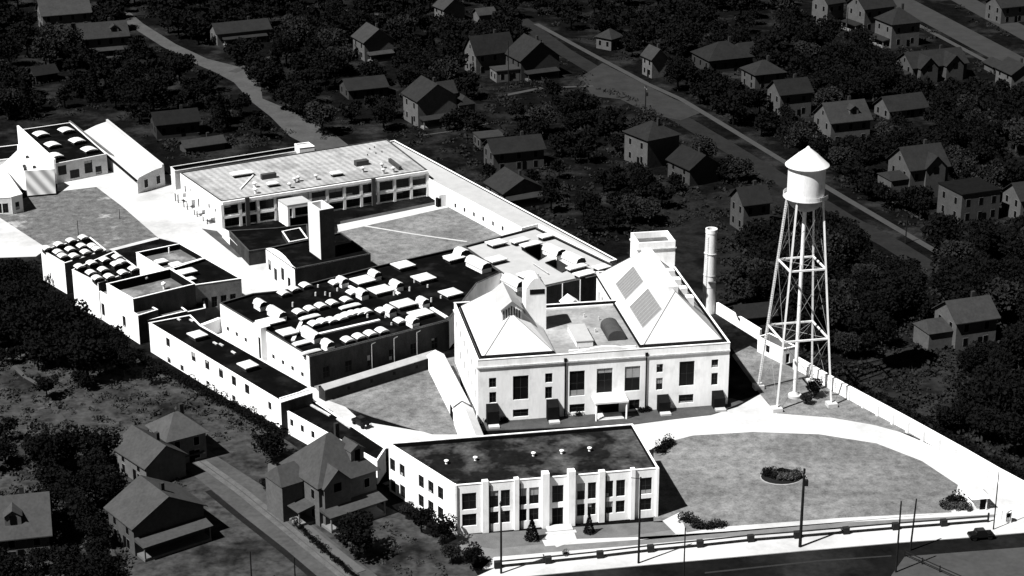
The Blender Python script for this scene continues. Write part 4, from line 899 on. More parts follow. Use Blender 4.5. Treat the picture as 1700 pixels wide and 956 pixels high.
    g = MB(); a_, b2_ = rows[0][0], rows[1][0]; g.bar((a_[0]-.2, a_[1], a_[2]), (b2_[0]-.2, b2_[1], b2_[2]), .5, .35); g.build('gutter_or_shade_strip', DARKM, rt)
    # rail wall between the two shops
    a = Vector(G(*k(690, 128), 5.5)); b_ = Vector(G(*k(1400, 690), 3.2)); rt = root('pipe_bridge', 'long thin pipe bridge between the domed-light shop and the white shed', 'pipe', a.x, a.y)
    m = MB(); m.bar((a.x, a.y, 5.5), (b_.x, b_.y, 3.2), .45, .45); m.build('pipe', mat('rusty_pipe', .10, .3, .5), rt)
    for f in (.02, .25, .5, .75, .97):
        p = a.lerp(b_, f); m = MB(); m.tube((p.x, p.y, 0), (p.x, p.y, 5.4-2.3*f), .12, .12, 6); m.build('post', STEELR, rt)
far_left()
#@@MISC
# ------------------------------------------------------------------ round steel smokestack
def smokestack():
    c0 = G(1176, 518); h = 19.0; rt = root('smokestack', 'tall white cylindrical smokestack behind the right hipped roof', 'smokestack', *c0)
    s = MB(); s.lathe(*c0, [(1.45, 0), (1.35, 6), (1.2, 18.0), (1.28, 18.1), (1.28, h), (.95, h), (.95, h-2.0), (0, h-2.0)], 28); s.build('shaft', STEEL, rt, smooth=False)
    for z in (6.0, 8.6, 13.5):
        b = MB(); b.lathe(*c0, [(1.2, z), (1.40, z), (1.40, z+.10), (1.2, z+.10)], 28); b.build('band', STEELR, rt)
    b = MB(); b.box(c0[0]+.4, c0[1]-1.45, 7.2, 7.5, 1.6, .7); b.build('platform', mat("dark_metal", .05), rt)
    l = MB()
    for z in range(2, 36): l.box(c0[0]-1.0, c0[1]-1.2, z*.5, z*.5+.05, .35, .05)
    l.bar((c0[0]-1.18, c0[1]-1.25, 1), (c0[0]-1.18, c0[1]-1.25, 18), .05); l.bar((c0[0]-.82, c0[1]-1.25, 1), (c0[0]-.82, c0[1]-1.25, 18), .05); l.build('ladder', STEELR, rt)
smokestack()
# ------------------------------------------------------------------ water tower
def water_tower():
    B = Vector(G(1289, 683)); D = Vector(G(1380, 675)); m = (B+D)/2; s = (D-B); n = Vector((-s.y, s.x)).normalized(); L = s.length
    Cc = m + n*L/2; A = B+n*L; E = D+n*L; c0 = (Cc.x, Cc.y)
    rt = root('water_tower', 'white steel water tower with conical roof on four braced legs', 'water tower', *c0)
    R0 = 3.5; zb, zt, za = 41.2, 47.3, 50.9
    t = MB(); t.lathe(*c0, [(R0, zb), (R0, zt)], 48); t.build('tank', STEEL, rt, smooth=True)
    r = MB(); r.lathe(*c0, [(R0+.05, zt-.1), (R0+.6, zt-.15), (R0+.6, zt), (1.9, zt+2.0), (.5, za-.5), (.22, za-.15), (0, za)], 48); r.build('conical_roof', STEEL, rt)
    b = MB(); n_ = 8; b.lathe(*c0, [(R0*math.cos(math.pi/2*i/n_), zb-3.0*math.sin(math.pi/2*i/n_)) for i in range(n_+1)], 48); b.build('bowl_bottom', mat("bowl_steel", .25, .3, .5), rt, smooth=True)
    bl = MB(); bl.lathe(*c0, [(R0, zb-.15), (R0+.7, zb-.15), (R0+.7, zb+.0), (R0, zb+.0)], 48); bo = bl.build('balcony', STEEL, rt)
    rl = MB(); rl.lathe(*c0, [(R0+.65, zb), (R0+.65, zb+.7), (R0+.68, zb+.7), (R0+.68, zb)], 48); rl.build('railing', STEEL, bo)
    ri = MB(); ri.lathe(*c0, [(.38, 0), (.38, zb-2.8)], 20); ri.build('riser_pipe', STEEL, rt, smooth=True)
    ft = MB(); ft.lathe(*c0, [(1.3, 0), (1.3, .7), (.9, .7), (.38, 1.3)], 20); ft.build('footing', CONC, rt)
    feet = [A, B, D, E]; tops = [Vector((c0[0], c0[1])) + (p-Cc).normalized()*(R0+.1) for p in feet]
    def at(i, z): p = feet[i].lerp(tops[i], z/(zb-.2)); return (p.x, p.y, z)
    for i in range(4):
        l = MB(); a = at(i, .5); b_ = at(i, zb-.2)
        l.bar(a, b_, .33, .33); l.build('leg', STEELR if False else STEEL, rt)
        f = MB(); f.box(feet[i].x, feet[i].y, 0, .9, 1.9, 1.9, math.atan2(s.y, s.x)); f.build('footing', CONC, rt)
    for z in (13.8, 27.6):
        for i in range(4):
            l = MB(); l.bar(at(i, z), at((i+1) % 4, z), .28, .32); l.build('strut', STEEL, rt)
    lv = (1.0, 13.8, 27.6, zb-.6)
    for j in range(3):
        for i in range(4):
            k = (i+1) % 4; l = MB(); l.tube(at(i, lv[j]+.3), at(k, lv[j+1]-.2), .03, .03, 5); l.tube(at(k, lv[j]+.3), at(i, lv[j+1]-.2), .03, .03, 5); l.build('brace_rod', mat("rod_steel", .25, .3, 1), rt)
    # riser stay rods
    for z in (13.8, 27.6):
        for i in range(4):
            l = MB(); l.tube(at(i, z), (c0[0], c0[1], z), .04, .04, 5); l.build('stay_rod', mat("rod_steel", .25), rt)
    # ladder up one leg
    l = MB(); a = Vector(at(0, 1)); b_ = Vector(at(0, zb)); o = Vector((-.35, -.35, 0)); l.bar(a+o, b_+o, .06); l.bar(a+o+Vector((.4, -.2, 0)), b_+o+Vector((.4, -.2, 0)), .06)
    for i in range(90):
        p = a.lerp(b_, i/90)+o; l.bar(p, p+Vector((.4, -.2, 0)), .05)
    l.build('ladder', STEEL, rt)
    return c0
TOWER = water_tower()
# ------------------------------------------------------------------ right boundary wall and its little buildings
rt = free_wall('boundary_wall', 'long white boundary wall running down the right side to the street', [(1190, 520), (1262, 565)], 2.4, .5, WHITE)
rt = free_wall('boundary_wall', 'white boundary wall with buttresses beside the water tower and curved drive', [(1322, 613), (1400, 658), (1500, 712), (1600, 768), (1655, 800), (1740, 846)], 2.6, .6, WHITE)
P0 = Vector(G(1322, 613)); P1 = Vector(G(1655, 800)); d = (P1-P0).normalized(); nn = Vector((d.y, -d.x))
for i in range(14):
    p = P0.lerp(P1, i/13.5)+nn*.45; b = MB(); b.box(p.x, p.y, 0, 2.2, .5, .5, math.atan2(d.y, d.x)); b.build('buttress', WHITE, rt)
h = 3.4
block('pump_house', 'white flat-roofed pump house at the boundary wall behind the water tower', 'building', [G(1300, 579.5, h), G(1322, 575, h), G(1278, 553, h), G(1258, 559, h)], h, WHITE, ROOFG, par=.2,
      wins={3: [(2.6, 3.8, 1.0, 2.6)]}, doors={0: [(.8, 1.7, .1, 2.2)]})
def shelter():
    c0 = G(1622, 842); rt = root('guard_shelter', 'tiny white gatehouse with overhanging roof beside the drive entrance', 'gatehouse', *c0); a = R(12)
    b = MB(); b.box(*c0, .1, 2.4, 2.6, 2.2, a); b.build('wall', WHITE, rt)
    c_, s_ = math.cos(a), math.sin(a); T = lambda u, v: (c0[0]+c_*u-s_*v, c0[1]+s_*u+c_*v)
    r = MB(); Q = [T(-1.9, -1.7), T(1.9, -1.7), T(1.9, 1.7), T(-1.9, 1.7)]; e, f = T(-.6, 0), T(.6, 0)
    r.poly([(*Q[0], 2.4), (*Q[1], 2.4), (*f, 3.4), (*e, 3.4)]); r.poly([(*Q[1], 2.4), (*Q[2], 2.4), (*f, 3.4)]); r.poly([(*Q[2], 2.4), (*Q[3], 2.4), (*e, 3.4), (*f, 3.4)]); r.poly([(*Q[3], 2.4), (*Q[0], 2.4), (*e, 3.4)]); r.poly([(*q, 2.38) for q in Q]); r.build('roof', ROOFW, rt)
    d = MB(); d.box(*T(.5, -1.13), .15, 2.2, 1.1, .08, a); d.build('door', DARKM, rt); d = MB(); d.box(*T(1.0, -1.9+.5), .15, 2.4, .14, .14, a); d.build('post', TRIM, rt)
    # gate booth / lamp pedestal
    c0 = G(1671, 868); rt = root('gate_pillar', 'white gate pillar with dark panel at the drive mouth by the street', 'gate pillar', *c0)
    b = MB(); b.box(*c0, .1, 2.3, 1.15, .9, a); b.lathe(*c0, [(0, 2.75), (.5, 2.45), (.72, 2.3), (0, 2.3)], 16); b.build('pillar', WHITE, rt)
    c_, s_ = math.cos(a), math.sin(a); d = MB(); d.box(c0[0]+s_*.47, c0[1]-c_*.47, .6, 2.0, .75, .06, a); do = d.build('panel_frame', DARKM, rt)
    d = MB(); d.box(c0[0]+s_*.51, c0[1]-c_*.51, .7, 1.3, .55, .04, a); d.build('panel', TRIM, do)
    c0 = G(1662, 862); b = MB(); b.box(*c0, .1, 1.9, .5, .8, a); rt = root('gate_pillar', 'slimmer pale gate pillar just left of the panelled pillar', 'gate pillar', *c0); b.build('pillar', GREYW, rt)
shelter()
# ------------------------------------------------------------------ street-front rail fence with dark piers
def rail_fence():
    pts = [(826, 944), (910, 936), (996, 927), (1080, 917), (1162, 909), (1246, 900), (1323, 894), (1404, 887), (1486, 880), (1566, 874), (1640, 868)]
    P = [Vector(G(*p)) for p in pts]; rt = root('rail_fence', 'low two-rail dark fence with square piers along the street front', 'fence', P[0].x, P[0].y)
    a = math.atan2(P[-1].y-P[0].y, P[-1].x-P[0].x); dk = mat("dark_timber", .02, .3, 1)
    for p in P[:-1]:
        b = MB(); b.box(p.x, p.y, .15, 1.35, 1.05, .8, a); b.build('pier', dk, rt)
    for z in (.55, 1.3):
        m = MB()
        for i in range(len(P)-1): m.bar((P[i].x, P[i].y, z), (P[i+1].x, P[i+1].y, z), .22, .18)
        m.build('rail', dk, rt)
    m = MB(); p = P[-1]; m.box(p.x, p.y, .15, 1.9, .25, .25, a); m.build('post', dk, rt)
rail_fence()
def lot_fence():
    P = [Vector(G(*p)) for p in ((1502, 924), (1560, 950), (1640, 985))]; rt = root('lot_fence', 'dark leaning rail fence at the corner of the vacant lot', 'fence', P[0].x, P[0].y); m = MB()
    for i in range(2):
        for z in (.5, 1.0): m.bar((*P[i], z), (*P[i+1], z), .12)
    m.build('rail', POLE, rt)
    for f in (0, .5, 1, 1.5, 2):
        p = P[int(min(f, 1))].lerp(P[int(min(f, 1))+1], f-int(min(f, 1))); m = MB(); m.bar((*p, 0), (*p, 1.2), .18); m.build('post', POLE, rt)
lot_fence()
def pole(bx, by, ty, label, arm=True, r=.17, lean=0.0, lamp=False):
    c0 = G(bx, by); lo, hi = 0, 60
    for _ in range(50):
        m = (lo+hi)/2
        if PX(*c0, m)[1] > ty: lo = m
        else: hi = m
    h = lo; rt = root('utility_pole', label, 'utility pole', *c0, group='utility poles'); b = MB(); b.tube((*c0, 0), (c0[0]+lean, c0[1], h), r*1.15, r*.8, 10); b.build('post', POLE, rt)
    if arm:
        a = R(100); zz = h-1.0; b = MB(); c_, s_ = math.cos(a), math.sin(a); b.bar((c0[0]+lean-c_*1.3, c0[1]-s_*1.3, zz), (c0[0]+lean+c_*1.3, c0[1]+s_*1.3, zz), .14); bo = b.build('crossarm', POLE, rt)
        for u in (-1.2, -.5, .5, 1.2):
            q = MB(); q.tube((c0[0]+lean+c_*u, c0[1]+s_*u, zz), (c0[0]+lean+c_*u, c0[1]+s_*u, zz+.3), .06, .05, 6); q.build('insulator', STEELR, bo)
        b = MB(); b.box(c0[0]+lean+.4, c0[1]-.1, h-3.0, h-2.0, .6, .6); b.build('transformer', POLE, rt)
    if lamp:
        b = MB(); b.bar((c0[0], c0[1], h-.3), (c0[0]-1.6, c0[1]-.4, h+.1), .08); bo = b.build('lamp_arm', POLE, rt)
    return rt
pole(832, 953, 832, 'dark pole in front of the office block’s leftmost bays'.replace('’', "'"), True)
pole(1060, 936, 792, 'tall dark pole before the right end bay of the office block', False, lamp=True)
pole(1134, 985, 876, 'thin dark pole below the clipped shrubs, cut by the bottom edge', False, .12)
pole(1328, 909, 778, 'thickest dark pole with crossarm in front of the front lawn', True, .24)
pole(1487, 950, 832, 'left of the twin dark poles near the vacant lot', False, .15)
pole(1511, 914, 828, 'right of the twin dark poles, standing at the kerb', False, .15, lean=.35)
pole(1649, 880, 782, 'slender dark pole next to the drive entrance pillars', False, .10)
pole(1071, 196, 142, 'dark pole at the near side of the first street clearing', True)
pole(1503, 404, 358, 'dark pole on the pavement near the big twin-gabled house', False, .14)
pole(844, 150, 68, 'pale-lit pole rising beside the small white porch', False, .14)
pole(418, 968, 915, 'short pole right of the porch house at bottom left', False, .12)
pole(491, 985, 925, 'short pole beside the side street at the bottom edge', False, .12)
pole(1405, 60, 12, 'thin pole between the two far houses near the avenue', False, .12)
pole(131, 400, 366, 'thin post in the middle of the worn lawn', False, .08)
pole(199, 364, 347, 'short post at the edge of worn lawn and yard', False, .08)
# ------------------------------------------------------------------ parked car
def car(px, py, a, label):
    c0 = G(px, py, .1); rt = root('parked_car', label, 'car', *c0, .1, a)
    b = MB(); n = 12
    prof = [(-2.1, .45), (-2.15, .75), (-2.0, .98), (-1.1, 1.05), (-.95, 1.62), (.55, 1.66), (.85, 1.1), (1.95, 1.0), (2.15, .8), (2.15, .45)]
    for i in range(len(prof)-1):
        (x0, z0), (x1, z1) = prof[i], prof[i+1]; w0 = .78 if z0 < 1.1 else .62; w1 = .78 if z1 < 1.1 else .62
        b.poly([(x0, -w0, z0), (x1, -w1, z1), (x1, w1, z1), (x0, w0, z0)])
        for sg in (-1, 1): b.poly([(x0, sg*w0, z0), (x1, sg*w1, z1), (x1, sg*.78, .45), (x0, sg*.78, .45)])
    b.poly([(-2.1, -.78, .45), (2.15, -.78, .45), (2.15, .78, .45), (-2.1, .78, .45)])
    b.build('body', CARP, rt, local=True)
    r = MB(); r.box(-.2, 0, 1.66, 1.70, 1.3, 1.1); r.build('roof_panel', mat("canvas_top", .02, .2, 1), rt, local=True)
    for x in (-1.35, 1.35):
        for y in (-.8, .8):
            w = MB(); w.tube((x, y-.1, .36), (x, y+.1, .36), .36, .36, 14); wo = w.build('wheel', TYRE, rt, local=True)
            f = MB(); f.box(x, y, .66, .76, 1.0, .3); f.build('mudguard', CARP, rt, local=True)
    for y in (-.5, .5):
        g = MB(); g.tube((2.12, y, .85), (2.25, y, .85), .14, .14, 10); g.build('headlight', TRIM, rt, local=True)
car(600, 706, adir(600, 706, .55), 'old black car with pale top parked on the small forecourt by the lower passage')
car(1628, 893, adir(1628, 893, -.08), 'old black car at the kerb just before the drive entrance')
#@@HOUSES
# ------------------------------------------------------------------ houses of the neighbourhood
HOUSES = []   # (name phrase, x, y, radius, pixel box)
def house(phrase, label, px, py, slope, ln, dp, hw, rise, kind='gable', ra=.045, wa=.11, porch=None, chim=True, dormer=None, wins=True, wing=None, name='house', cat='house', box=None, cross=None):
    if py < 420: ra *= .78; wa *= .85     # houses along the upper streets toned darker
    zr = hw+rise; x, y = G(px, py, zr); a = adir(px, min(py, 900), slope)
    rt = root(name, label, cat, x, y, 0, a); wm = housemat('siding', wa); rm = housemat('shingles', ra); tr = housemat('trim', min(.3, wa*1.5)); dk = housemat('pane', .006)
    w = MB(); X, Y = ln/2, dp/2
    w.poly([(-X, -Y, 0), (X, -Y, 0), (X, -Y, hw), (-X, -Y, hw)]); w.poly([(-X, Y, 0), (X, Y, 0), (X, Y, hw), (-X, Y, hw)])
    for s in (-1, 1):
        q = [(s*X, -Y, 0), (s*X, Y, 0), (s*X, Y, hw)] + ([(s*X, 0, zr-.1)] if kind == 'gable' else []) + [(s*X, -Y, hw)]
        w.poly(q)
    w.build('wall', wm, rt, local=True)
    o = .55; r = MB(); T = .18
    if kind == 'gable':
        k = rise/Y
        for s in (-1, 1):
            q = [(-X-o, s*(Y+o), hw-o*k), (X+o, s*(Y+o), hw-o*k), (X+o, 0, zr), (-X-o, 0, zr)]
            r.poly(q); r.poly([(p[0], p[1], p[2]-T) for p in q]); r.poly([q[0], q[1], (q[1][0], q[1][1], q[1][2]-T), (q[0][0], q[0][1], q[0][2]-T)])
            for i, j in ((0, 3), (1, 2)): r.poly([q[i], q[j], (q[j][0], q[j][1], q[j][2]-T), (q[i][0], q[i][1], q[i][2]-T)])
    elif kind == 'hip':
        rl = max(.4, X-Y); k = rise/Y; z0 = hw-.15
        c4 = [(-X-o, -Y-o, z0), (X+o, -Y-o, z0), (X+o, Y+o, z0), (-X-o, Y+o, z0)]; e, f = (-rl, 0, zr), (rl, 0, zr)
        r.poly([c4[0], c4[1], f, e]); r.poly([c4[1], c4[2], f]); r.poly([c4[2], c4[3], e, f]); r.poly([c4[3], c4[0], e]); r.poly([(p[0], p[1], p[2]-.05) for p in c4])
    else:
        r.prism([(-X-.2, -Y-.2), (X+.2, -Y-.2), (X+.2, Y+.2), (-X-.2, Y+.2)], hw, hw+.3, True, True); 
        r.prism([(-X+.2, -Y+.2), (X-.2, -Y+.2), (X-.2, Y-.2), (-X+.2, Y-.2)], hw+.3, hw+.304, True)
    ro = r.build('roof', rm, rt, local=True)
    if chim:
        c_ = MB(); cx = X*.35; c_.box(cx, .6, hw, zr+1.0, .75, .6); c_.build('chimney', housemat('brick', .06), ro, local=True)
    if wins:
        def wn_(cx, cy, cz, ax, ww=1.0, wh=1.6):
            m = MB(); th = .05
            for (sx, sz, m_, dpth) in ((ww+.24, wh+.24, tr, .06), (ww, wh, dk, .11)):
                m = MB()
                if ax == 'y': m.box(cx, cy, cz-sz/2, cz+sz/2, sx, dpth)
                else: m.box(cx, cy, cz-sz/2, cz+sz/2, dpth, sx)
                if m_ is tr: wo = m.build('window', tr, rt, local=True)
                else: m.build('pane', dk, wo, local=True)
        rows = [hw*.5] if hw < 4.5 else [hw*.25, hw*.72]
        for z in rows:
            n = max(2, int(ln/3.6))
            for i in range(n): wn_(-X+ln*(i+.5)/n, -Y, z, 'y')
            n = max(2, int(dp/3.6))
            for i in range(n): wn_(-X, -Y+dp*(i+.5)/n, z, 'x')
        if kind == 'gable' and rise > 3: wn_(-X, 0, hw+rise*.3, 'x', .8, 1.2)
        if hw < 12:
            m = MB(); m.box(X*.2+.1, -Y, .1, 2.3, 1.0, .14); m.build('door', dk, rt, local=True)
    if dormer:
        for dx, sd_ in dormer:
            m = MB(); yb = sd_*Y*.75; zb = hw+rise*.22; zt = hw+rise*.62; y1 = sd_*Y*.25; ww = 1.3
            m.poly([(dx-ww, yb, zb), (dx+ww, yb, zb), (dx+ww, yb, zt), (dx, yb, zt+.9), (dx-ww, yb, zt)])
            for s in (-1, 1): m.poly([(dx+s*ww, yb, zb), (dx+s*ww, yb, zt), (dx+s*ww, y1, zt)])
            do = m.build('dormer', wm, rt, local=True); q = MB()
            for s in (-1, 1): q.poly([(dx+s*(ww+.25), yb+sd_*.25, zt-.12), (dx, yb+sd_*.25, zt+.95), (dx, y1*.2, zt+.95), (dx+s*(ww+.25), y1*.6, zt-.12)])
            q.build('dormer_roof', rm, do, local=True); q = MB(); q.box(dx, yb+sd_*.04, zb+.3, zt-.05, 1.0, .08); q.build('pane', dk, do, local=True)
    if cross:   # cross gable towards one side (s = -1 front, 1 back), offset cx, half width
        for cx, s, hwid, ext in cross:
            m = MB(); yb = s*(Y+ext); zp = hw+min(rise-.3, hwid*1.0)
            m.poly([(cx-hwid, yb, 0), (cx+hwid, yb, 0), (cx+hwid, yb, hw), (cx, yb, zp-.1), (cx-hwid, yb, hw)])
            for q in (-1, 1): m.poly([(cx+q*hwid, yb, 0), (cx+q*hwid, s*Y, 0), (cx+q*hwid, s*Y, hw), (cx+q*hwid, yb, hw)])
            m.build('cross_gable', wm, rt, local=True); q = MB(); e = .4
            for t in (-1, 1): q.poly([(cx+t*(hwid+e), yb+s*e, hw-e*.8), (cx, yb+s*e, zp), (cx, s*Y*.05, zp), (cx+t*(hwid+e), s*Y*.9, hw-e*.8)])
            q.build('gable_roof', rm, ro, local=True); m = MB(); m.box(cx, yb+s*.04, hw*.8, hw*.8+1.5, 1.4, .1); m.build('window', dk, rt, local=True)
    if porch:
        for side, frac, d_, hp in porch:     # side: 'f' front (-y), 'l' left (-x), 'r' right
            if side == 'f': x0, x1, y0, y1 = -X*frac, X*frac, -Y-d_, -Y+.02
            elif side == 'l': x0, x1, y0, y1 = -X-d_, -X+.02, -Y*frac, Y*frac
            else: x0, x1, y0, y1 = X-.02, X+d_, -Y*frac, Y*frac
            q = MB(); e = .3; zz = hp; lo = hp-.55
            hi = {'f': [lo, lo, zz, zz], 'l': [lo, zz, zz, lo], 'r': [zz, lo, lo, zz]}[side]
            pts = [(x0-e, y0-e), (x1+e, y0-e), (x1+e, y1), (x0-e, y1)] if side == 'f' else [(x0-e*(side == 'l'), y0-e), (x1+e*(side == 'r'), y0-e), (x1+e*(side == 'r'), y1+e), (x0-e*(side == 'l'), y1+e)]
            q.prism(pts, min(hi)-.12, hi, True, True); po = q.build('porch_roof', rm, rt, local=True)
            dkk = MB(); dkk.prism([(x0, y0), (x1, y0), (x1, y1), (x0, y1)], .0, .5, True, True); dkk.build('porch_deck', tr, po, local=True)
            cor = [(x0+.15, y0+.15), (x1-.15, y0+.15), ((x0+x1)/2, y0+.15)] if side == 'f' else [(x0+.15 if side == 'l' else x1-.15, y0+.15), (x0+.15 if side == 'l' else x1-.15, y1-.15)]
            for p in cor:
                q = MB(); q.box(p[0], p[1], .5, lo-.1, .22, .22); q.build('post', tr, po, local=True)
    if wing:
        for (wx, wy, wl_, wd_, wh_, wr_) in wing:
            q = MB(); q.box(wx, wy, 0, wh_, wl_, wd_); wo = q.build('wing', wm, rt, local=True); q = MB(); e = .3
            ax, ay = wl_/2+e, wd_/2+e
            q.poly([(wx-ax, wy-ay, wh_), (wx+ax, wy-ay, wh_), (wx+ax*.6, wy, wh_+wr_), (wx-ax*.6, wy, wh_+wr_)]); q.poly([(wx-ax, wy+ay, wh_), (wx+ax, wy+ay, wh_), (wx+ax*.6, wy, wh_+wr_), (wx-ax*.6, wy, wh_+wr_)])
            q.poly([(wx-ax, wy-ay, wh_), (wx-ax, wy+ay, wh_), (wx-ax*.6, wy, wh_+wr_)]); q.poly([(wx+ax, wy-ay, wh_), (wx+ax, wy+ay, wh_), (wx+ax*.6, wy, wh_+wr_)]); q.build('wing_roof', rm, wo, local=True)
    rad = math.hypot(X, Y)
    # visible pixel box
    pts = []
    for u, v, z in ((-X, -Y, 0), (X, -Y, 0), (X, Y, 0), (-X, Y, 0), (-X, -Y, hw), (X, -Y, hw), (X, Y, hw), (-X, Y, hw), (0, 0, zr)):
        pts.append(PX(x+math.cos(a)*u-math.sin(a)*v, y+math.sin(a)*u+math.cos(a)*v, z))
    bx = box or (min(p[0] for p in pts), min(p[1] for p in pts), max(p[0] for p in pts), max(p[1] for p in pts))
    HOUSES.append((phrase, x, y, rad, bx)); return rt
H = house
H('the big pale barn', 'big barn-like building with pale ribbed roof at the top left corner', 104, -4, -.08, 16, 11, 6, 4, ra=.10, wa=.13, name='barn', cat='barn', chim=False)
H('the wide-roofed house', 'wide-roofed house with a dark porch beneath the eaves, just below the pale barn', 168, 36, -.08, 15, 10, 6.5, 3.6, ra=.07, wa=.10, porch=[('f', .7, 2.4, 3)], dormer=[(3.5, -1)])
H('the long low house', 'long low house with pale gable end behind the bend of the dirt lane', 398, 34, -.10, 18, 8, 4.2, 2.4, ra=.05, wa=.12, porch=[('f', .8, 2, 2.8)])
H('the lit gabled house', 'gabled house with bright left roof slope near the top, right of the dirt lane', 619, 42, .55, 9.5, 10, 6.5, 3.6, ra=.085, wa=.11, porch=[('r', .8, 2.4, 3)])
H('the low dark bungalow', 'low dark-roofed bungalow half hidden in trees left of the large gabled house', 603, 127, -.10, 12, 9, 3.2, 2.2, ra=.045, wa=.05, chim=False)
H('the large gabled house', 'large gabled house with lit side wall behind the long back shop', 713, 132, .55, 10, 12, 8, 4, ra=.055, wa=.12, porch=[('r', .9, 2.6, 3.2)], cross=[(-1, 1, 2.8, 1.5)], wing=[(2, 9, 7, 5, 5, 2.2)])
H('the steep narrow house', 'tall house with steep dark roof and lit triangular gable', 812, 56, -.12, 13, 8, 7, 4.6, ra=.035, wa=.11)
H('the broad dark-gabled house', 'broad house with dark gable facing the camera, left end of the first street', 884, 62, .5, 11, 13, 6.5, 5, ra=.05, wa=.05, porch=[('r', .8, 2.5, 3)])
H('the small white porch house', 'small flat-roofed white porch building under the broad dark-gabled house', 838, 112, -.10, 7.5, 5.5, 3.4, .3, kind='flat', ra=.085, wa=.13, chim=False)
H('the tiny cottage', 'tiny cottage lit on its front far up the first street', 1012, 47, -.3, 6, 6, 4, 2.4, kind='hip', ra=.06, wa=.10, chim=False)
H('the slim white-sided house', 'slim house showing one bright side wall above the first street', 1087, 77, .45, 6, 5, 6.5, 2.6, ra=.08, wa=.13)
H('the wide hip-roofed house', 'wide hip-roofed house in the dark trees at upper right centre', 1200, 68, -.10, 15, 12, 4.2, 4, kind='hip', ra=.04, wa=.04, wing=[(9, 2, 8, 7, 4, 2.6)])
H('the small hip-roofed house', 'small hip-roofed house left of the pair beside the street trees', 1268, 99, -.10, 10, 9, 5, 3, kind='hip', ra=.05, wa=.08)
H('the tall narrow house', 'tall narrow house with lit front touching the top edge', 1376, -18, -.15, 7, 8, 8.5, 3.5, ra=.04, wa=.10)
H('the windowed avenue house', 'house with a row of lit front windows close to the avenue at the top edge', 1447, -12, -.12, 12, 10, 8.5, 3.6, ra=.04, wa=.10, porch=[('l', .8, 2.6, 3.2)], wins=True)
H('the square avenue house', 'square hip-roofed house standing next to the avenue', 1492, 12, -.10, 10.5, 10, 8, 4, kind='hip', ra=.045, wa=.10, porch=[('l', .8, 2.4, 3)])
H('the long lit-ridge house', 'long house with pale ridge line below the avenue', 1548, 82, -.10, 19, 10, 5, 3.4, ra=.045, wa=.07, cross=[(-5, -1, 3, 2), (4, -1, 3, 2)], porch=[('l', .8, 2.4, 3)])
H('the far right cottage', 'cottage with two bright walls cut by the right edge near the top', 1688, 100, .45, 9, 8, 5, 2.6, ra=.05, wa=.11)
H('the narrow lit-gable house', 'narrow house with tall lit gable on the left, above the water tower', 1312, 130, -.10, 10, 8, 7.5, 3, ra=.035, wa=.09)
H('the pale-roofed house', 'house with bright roof and dark front dormer right above the tower', 1400, 167, -.10, 12, 10, 7, 4, ra=.075, wa=.10, dormer=[(1.5, -1)])
H('the low shingled cottage', 'low shingled cottage with tiny lit gable right of the pale-roofed house', 1497, 156, -.12, 12.5, 8, 3, 3, ra=.045, wa=.09, chim=False)
H('the two-storey lit house', 'two-storey house with lit side wall in the middle of the dark gardens', 1083, 200, .38, 10, 10.5, 8, 3.2, kind='hip', ra=.045, wa=.10)
H('the dark low house', 'dark low house directly right of the two-storey lit house', 1152, 248, .45, 10, 9, 5.0, 3, ra=.035, wa=.06)
H('the bungalow by the corridor', 'bungalow with lit roof slope close to the long corridor wing', 854, 286, .6, 10, 11, 3.8, 3, ra=.06, wa=.09, porch=[('r', .9, 2.4, 2.8)])
H('the dim long house', 'dim long house with a lit tall end behind the corridor bungalow', 853, 226, -.10, 14, 8, 5.5, 2.6, ra=.04, wa=.07)
H('the pale gabled cottage', 'narrow cottage with pale gable behind the smokestack', 1247, 308, -.12, 7, 7, 7.5, 3, ra=.04, wa=.075)
H('the twin-gabled house', 'big house with twin gables and lit windows facing the first street', 1527, 240, -.12, 11, 10.5, 8.2, 4.2, ra=.05, wa=.085, cross=[(1.5, -1, 2.8, .6)], wing=[(-8, -1.5, 5, 6.5, 5.5, 1.4)], porch=[('l', .9, 2.2, 3)])
H('the flat-roofed house', 'flat-roofed brick house right of the big twin-gabled house', 1610, 308, -.14, 11, 10, 7.5, .3, kind='flat', ra=.02, wa=.075, chim=False)
H('the edge house', 'light-walled house cut off by the right edge, level with the water tank', 1706, 300, -.12, 8, 8, 6, 3, ra=.05, wa=.10)
H('the lone right house', 'lone house with grey roof and narrow lit corner in the dark wood at right', 1606, 494, -.14, 9.5, 8.5, 6.5, 3, ra=.07, wa=.09, wing=[(-7.5, 0, 5.5, 6, 4, 2)])
H('the shed behind the wall', 'low dark shed just outside the boundary wall', 1250, 503, -.10, 8, 6, 2.4, 1.6, ra=.03, wa=.05, chim=False, name='shed', cat='shed')
H('the far hip-roofed field house', 'smaller hip-roofed house of the pair in the left field', 292, 683, -.25, 7.5, 8, 5.5, 3.2, kind='hip', ra=.12, wa=.13)
H('the near gabled field house', 'nearer gabled house of the pair in the left field, with broad sloping roof', 247, 722, .62, 10.5, 8, 4.6, 2.8, ra=.10, wa=.12)
H('the big corner house', 'large dark turreted corner house with dormers and wrapping porch beside the office block', 545, 718, -.30, 11.5, 11.5, 7.6, 6.2, kind='hip', ra=.10, wa=.10, dormer=[(3.0, -1)], porch=[('f', .95, 3.2, 3.6), ('l', .7, 3.0, 3.6)], cross=[(-2.5, -1, 2.6, .8)], wing=[(-7.4, 2, 5, 5.5, 6.8, 2.6)])
H('the porch house', 'dark-fronted house with a pale porch roof at the bottom left', 256, 806, .75, 9, 13, 5.6, 3.6, ra=.10, wa=.07, porch=[('r', .95, 2.8, 3.4)])
H('the corner cottage', 'cottage with grey roof and small lit dormer in the bottom left corner', 14, 822, -.10, 12, 11, 5, 4.6, ra=.10, wa=.10, dormer=[(.5, -1)])
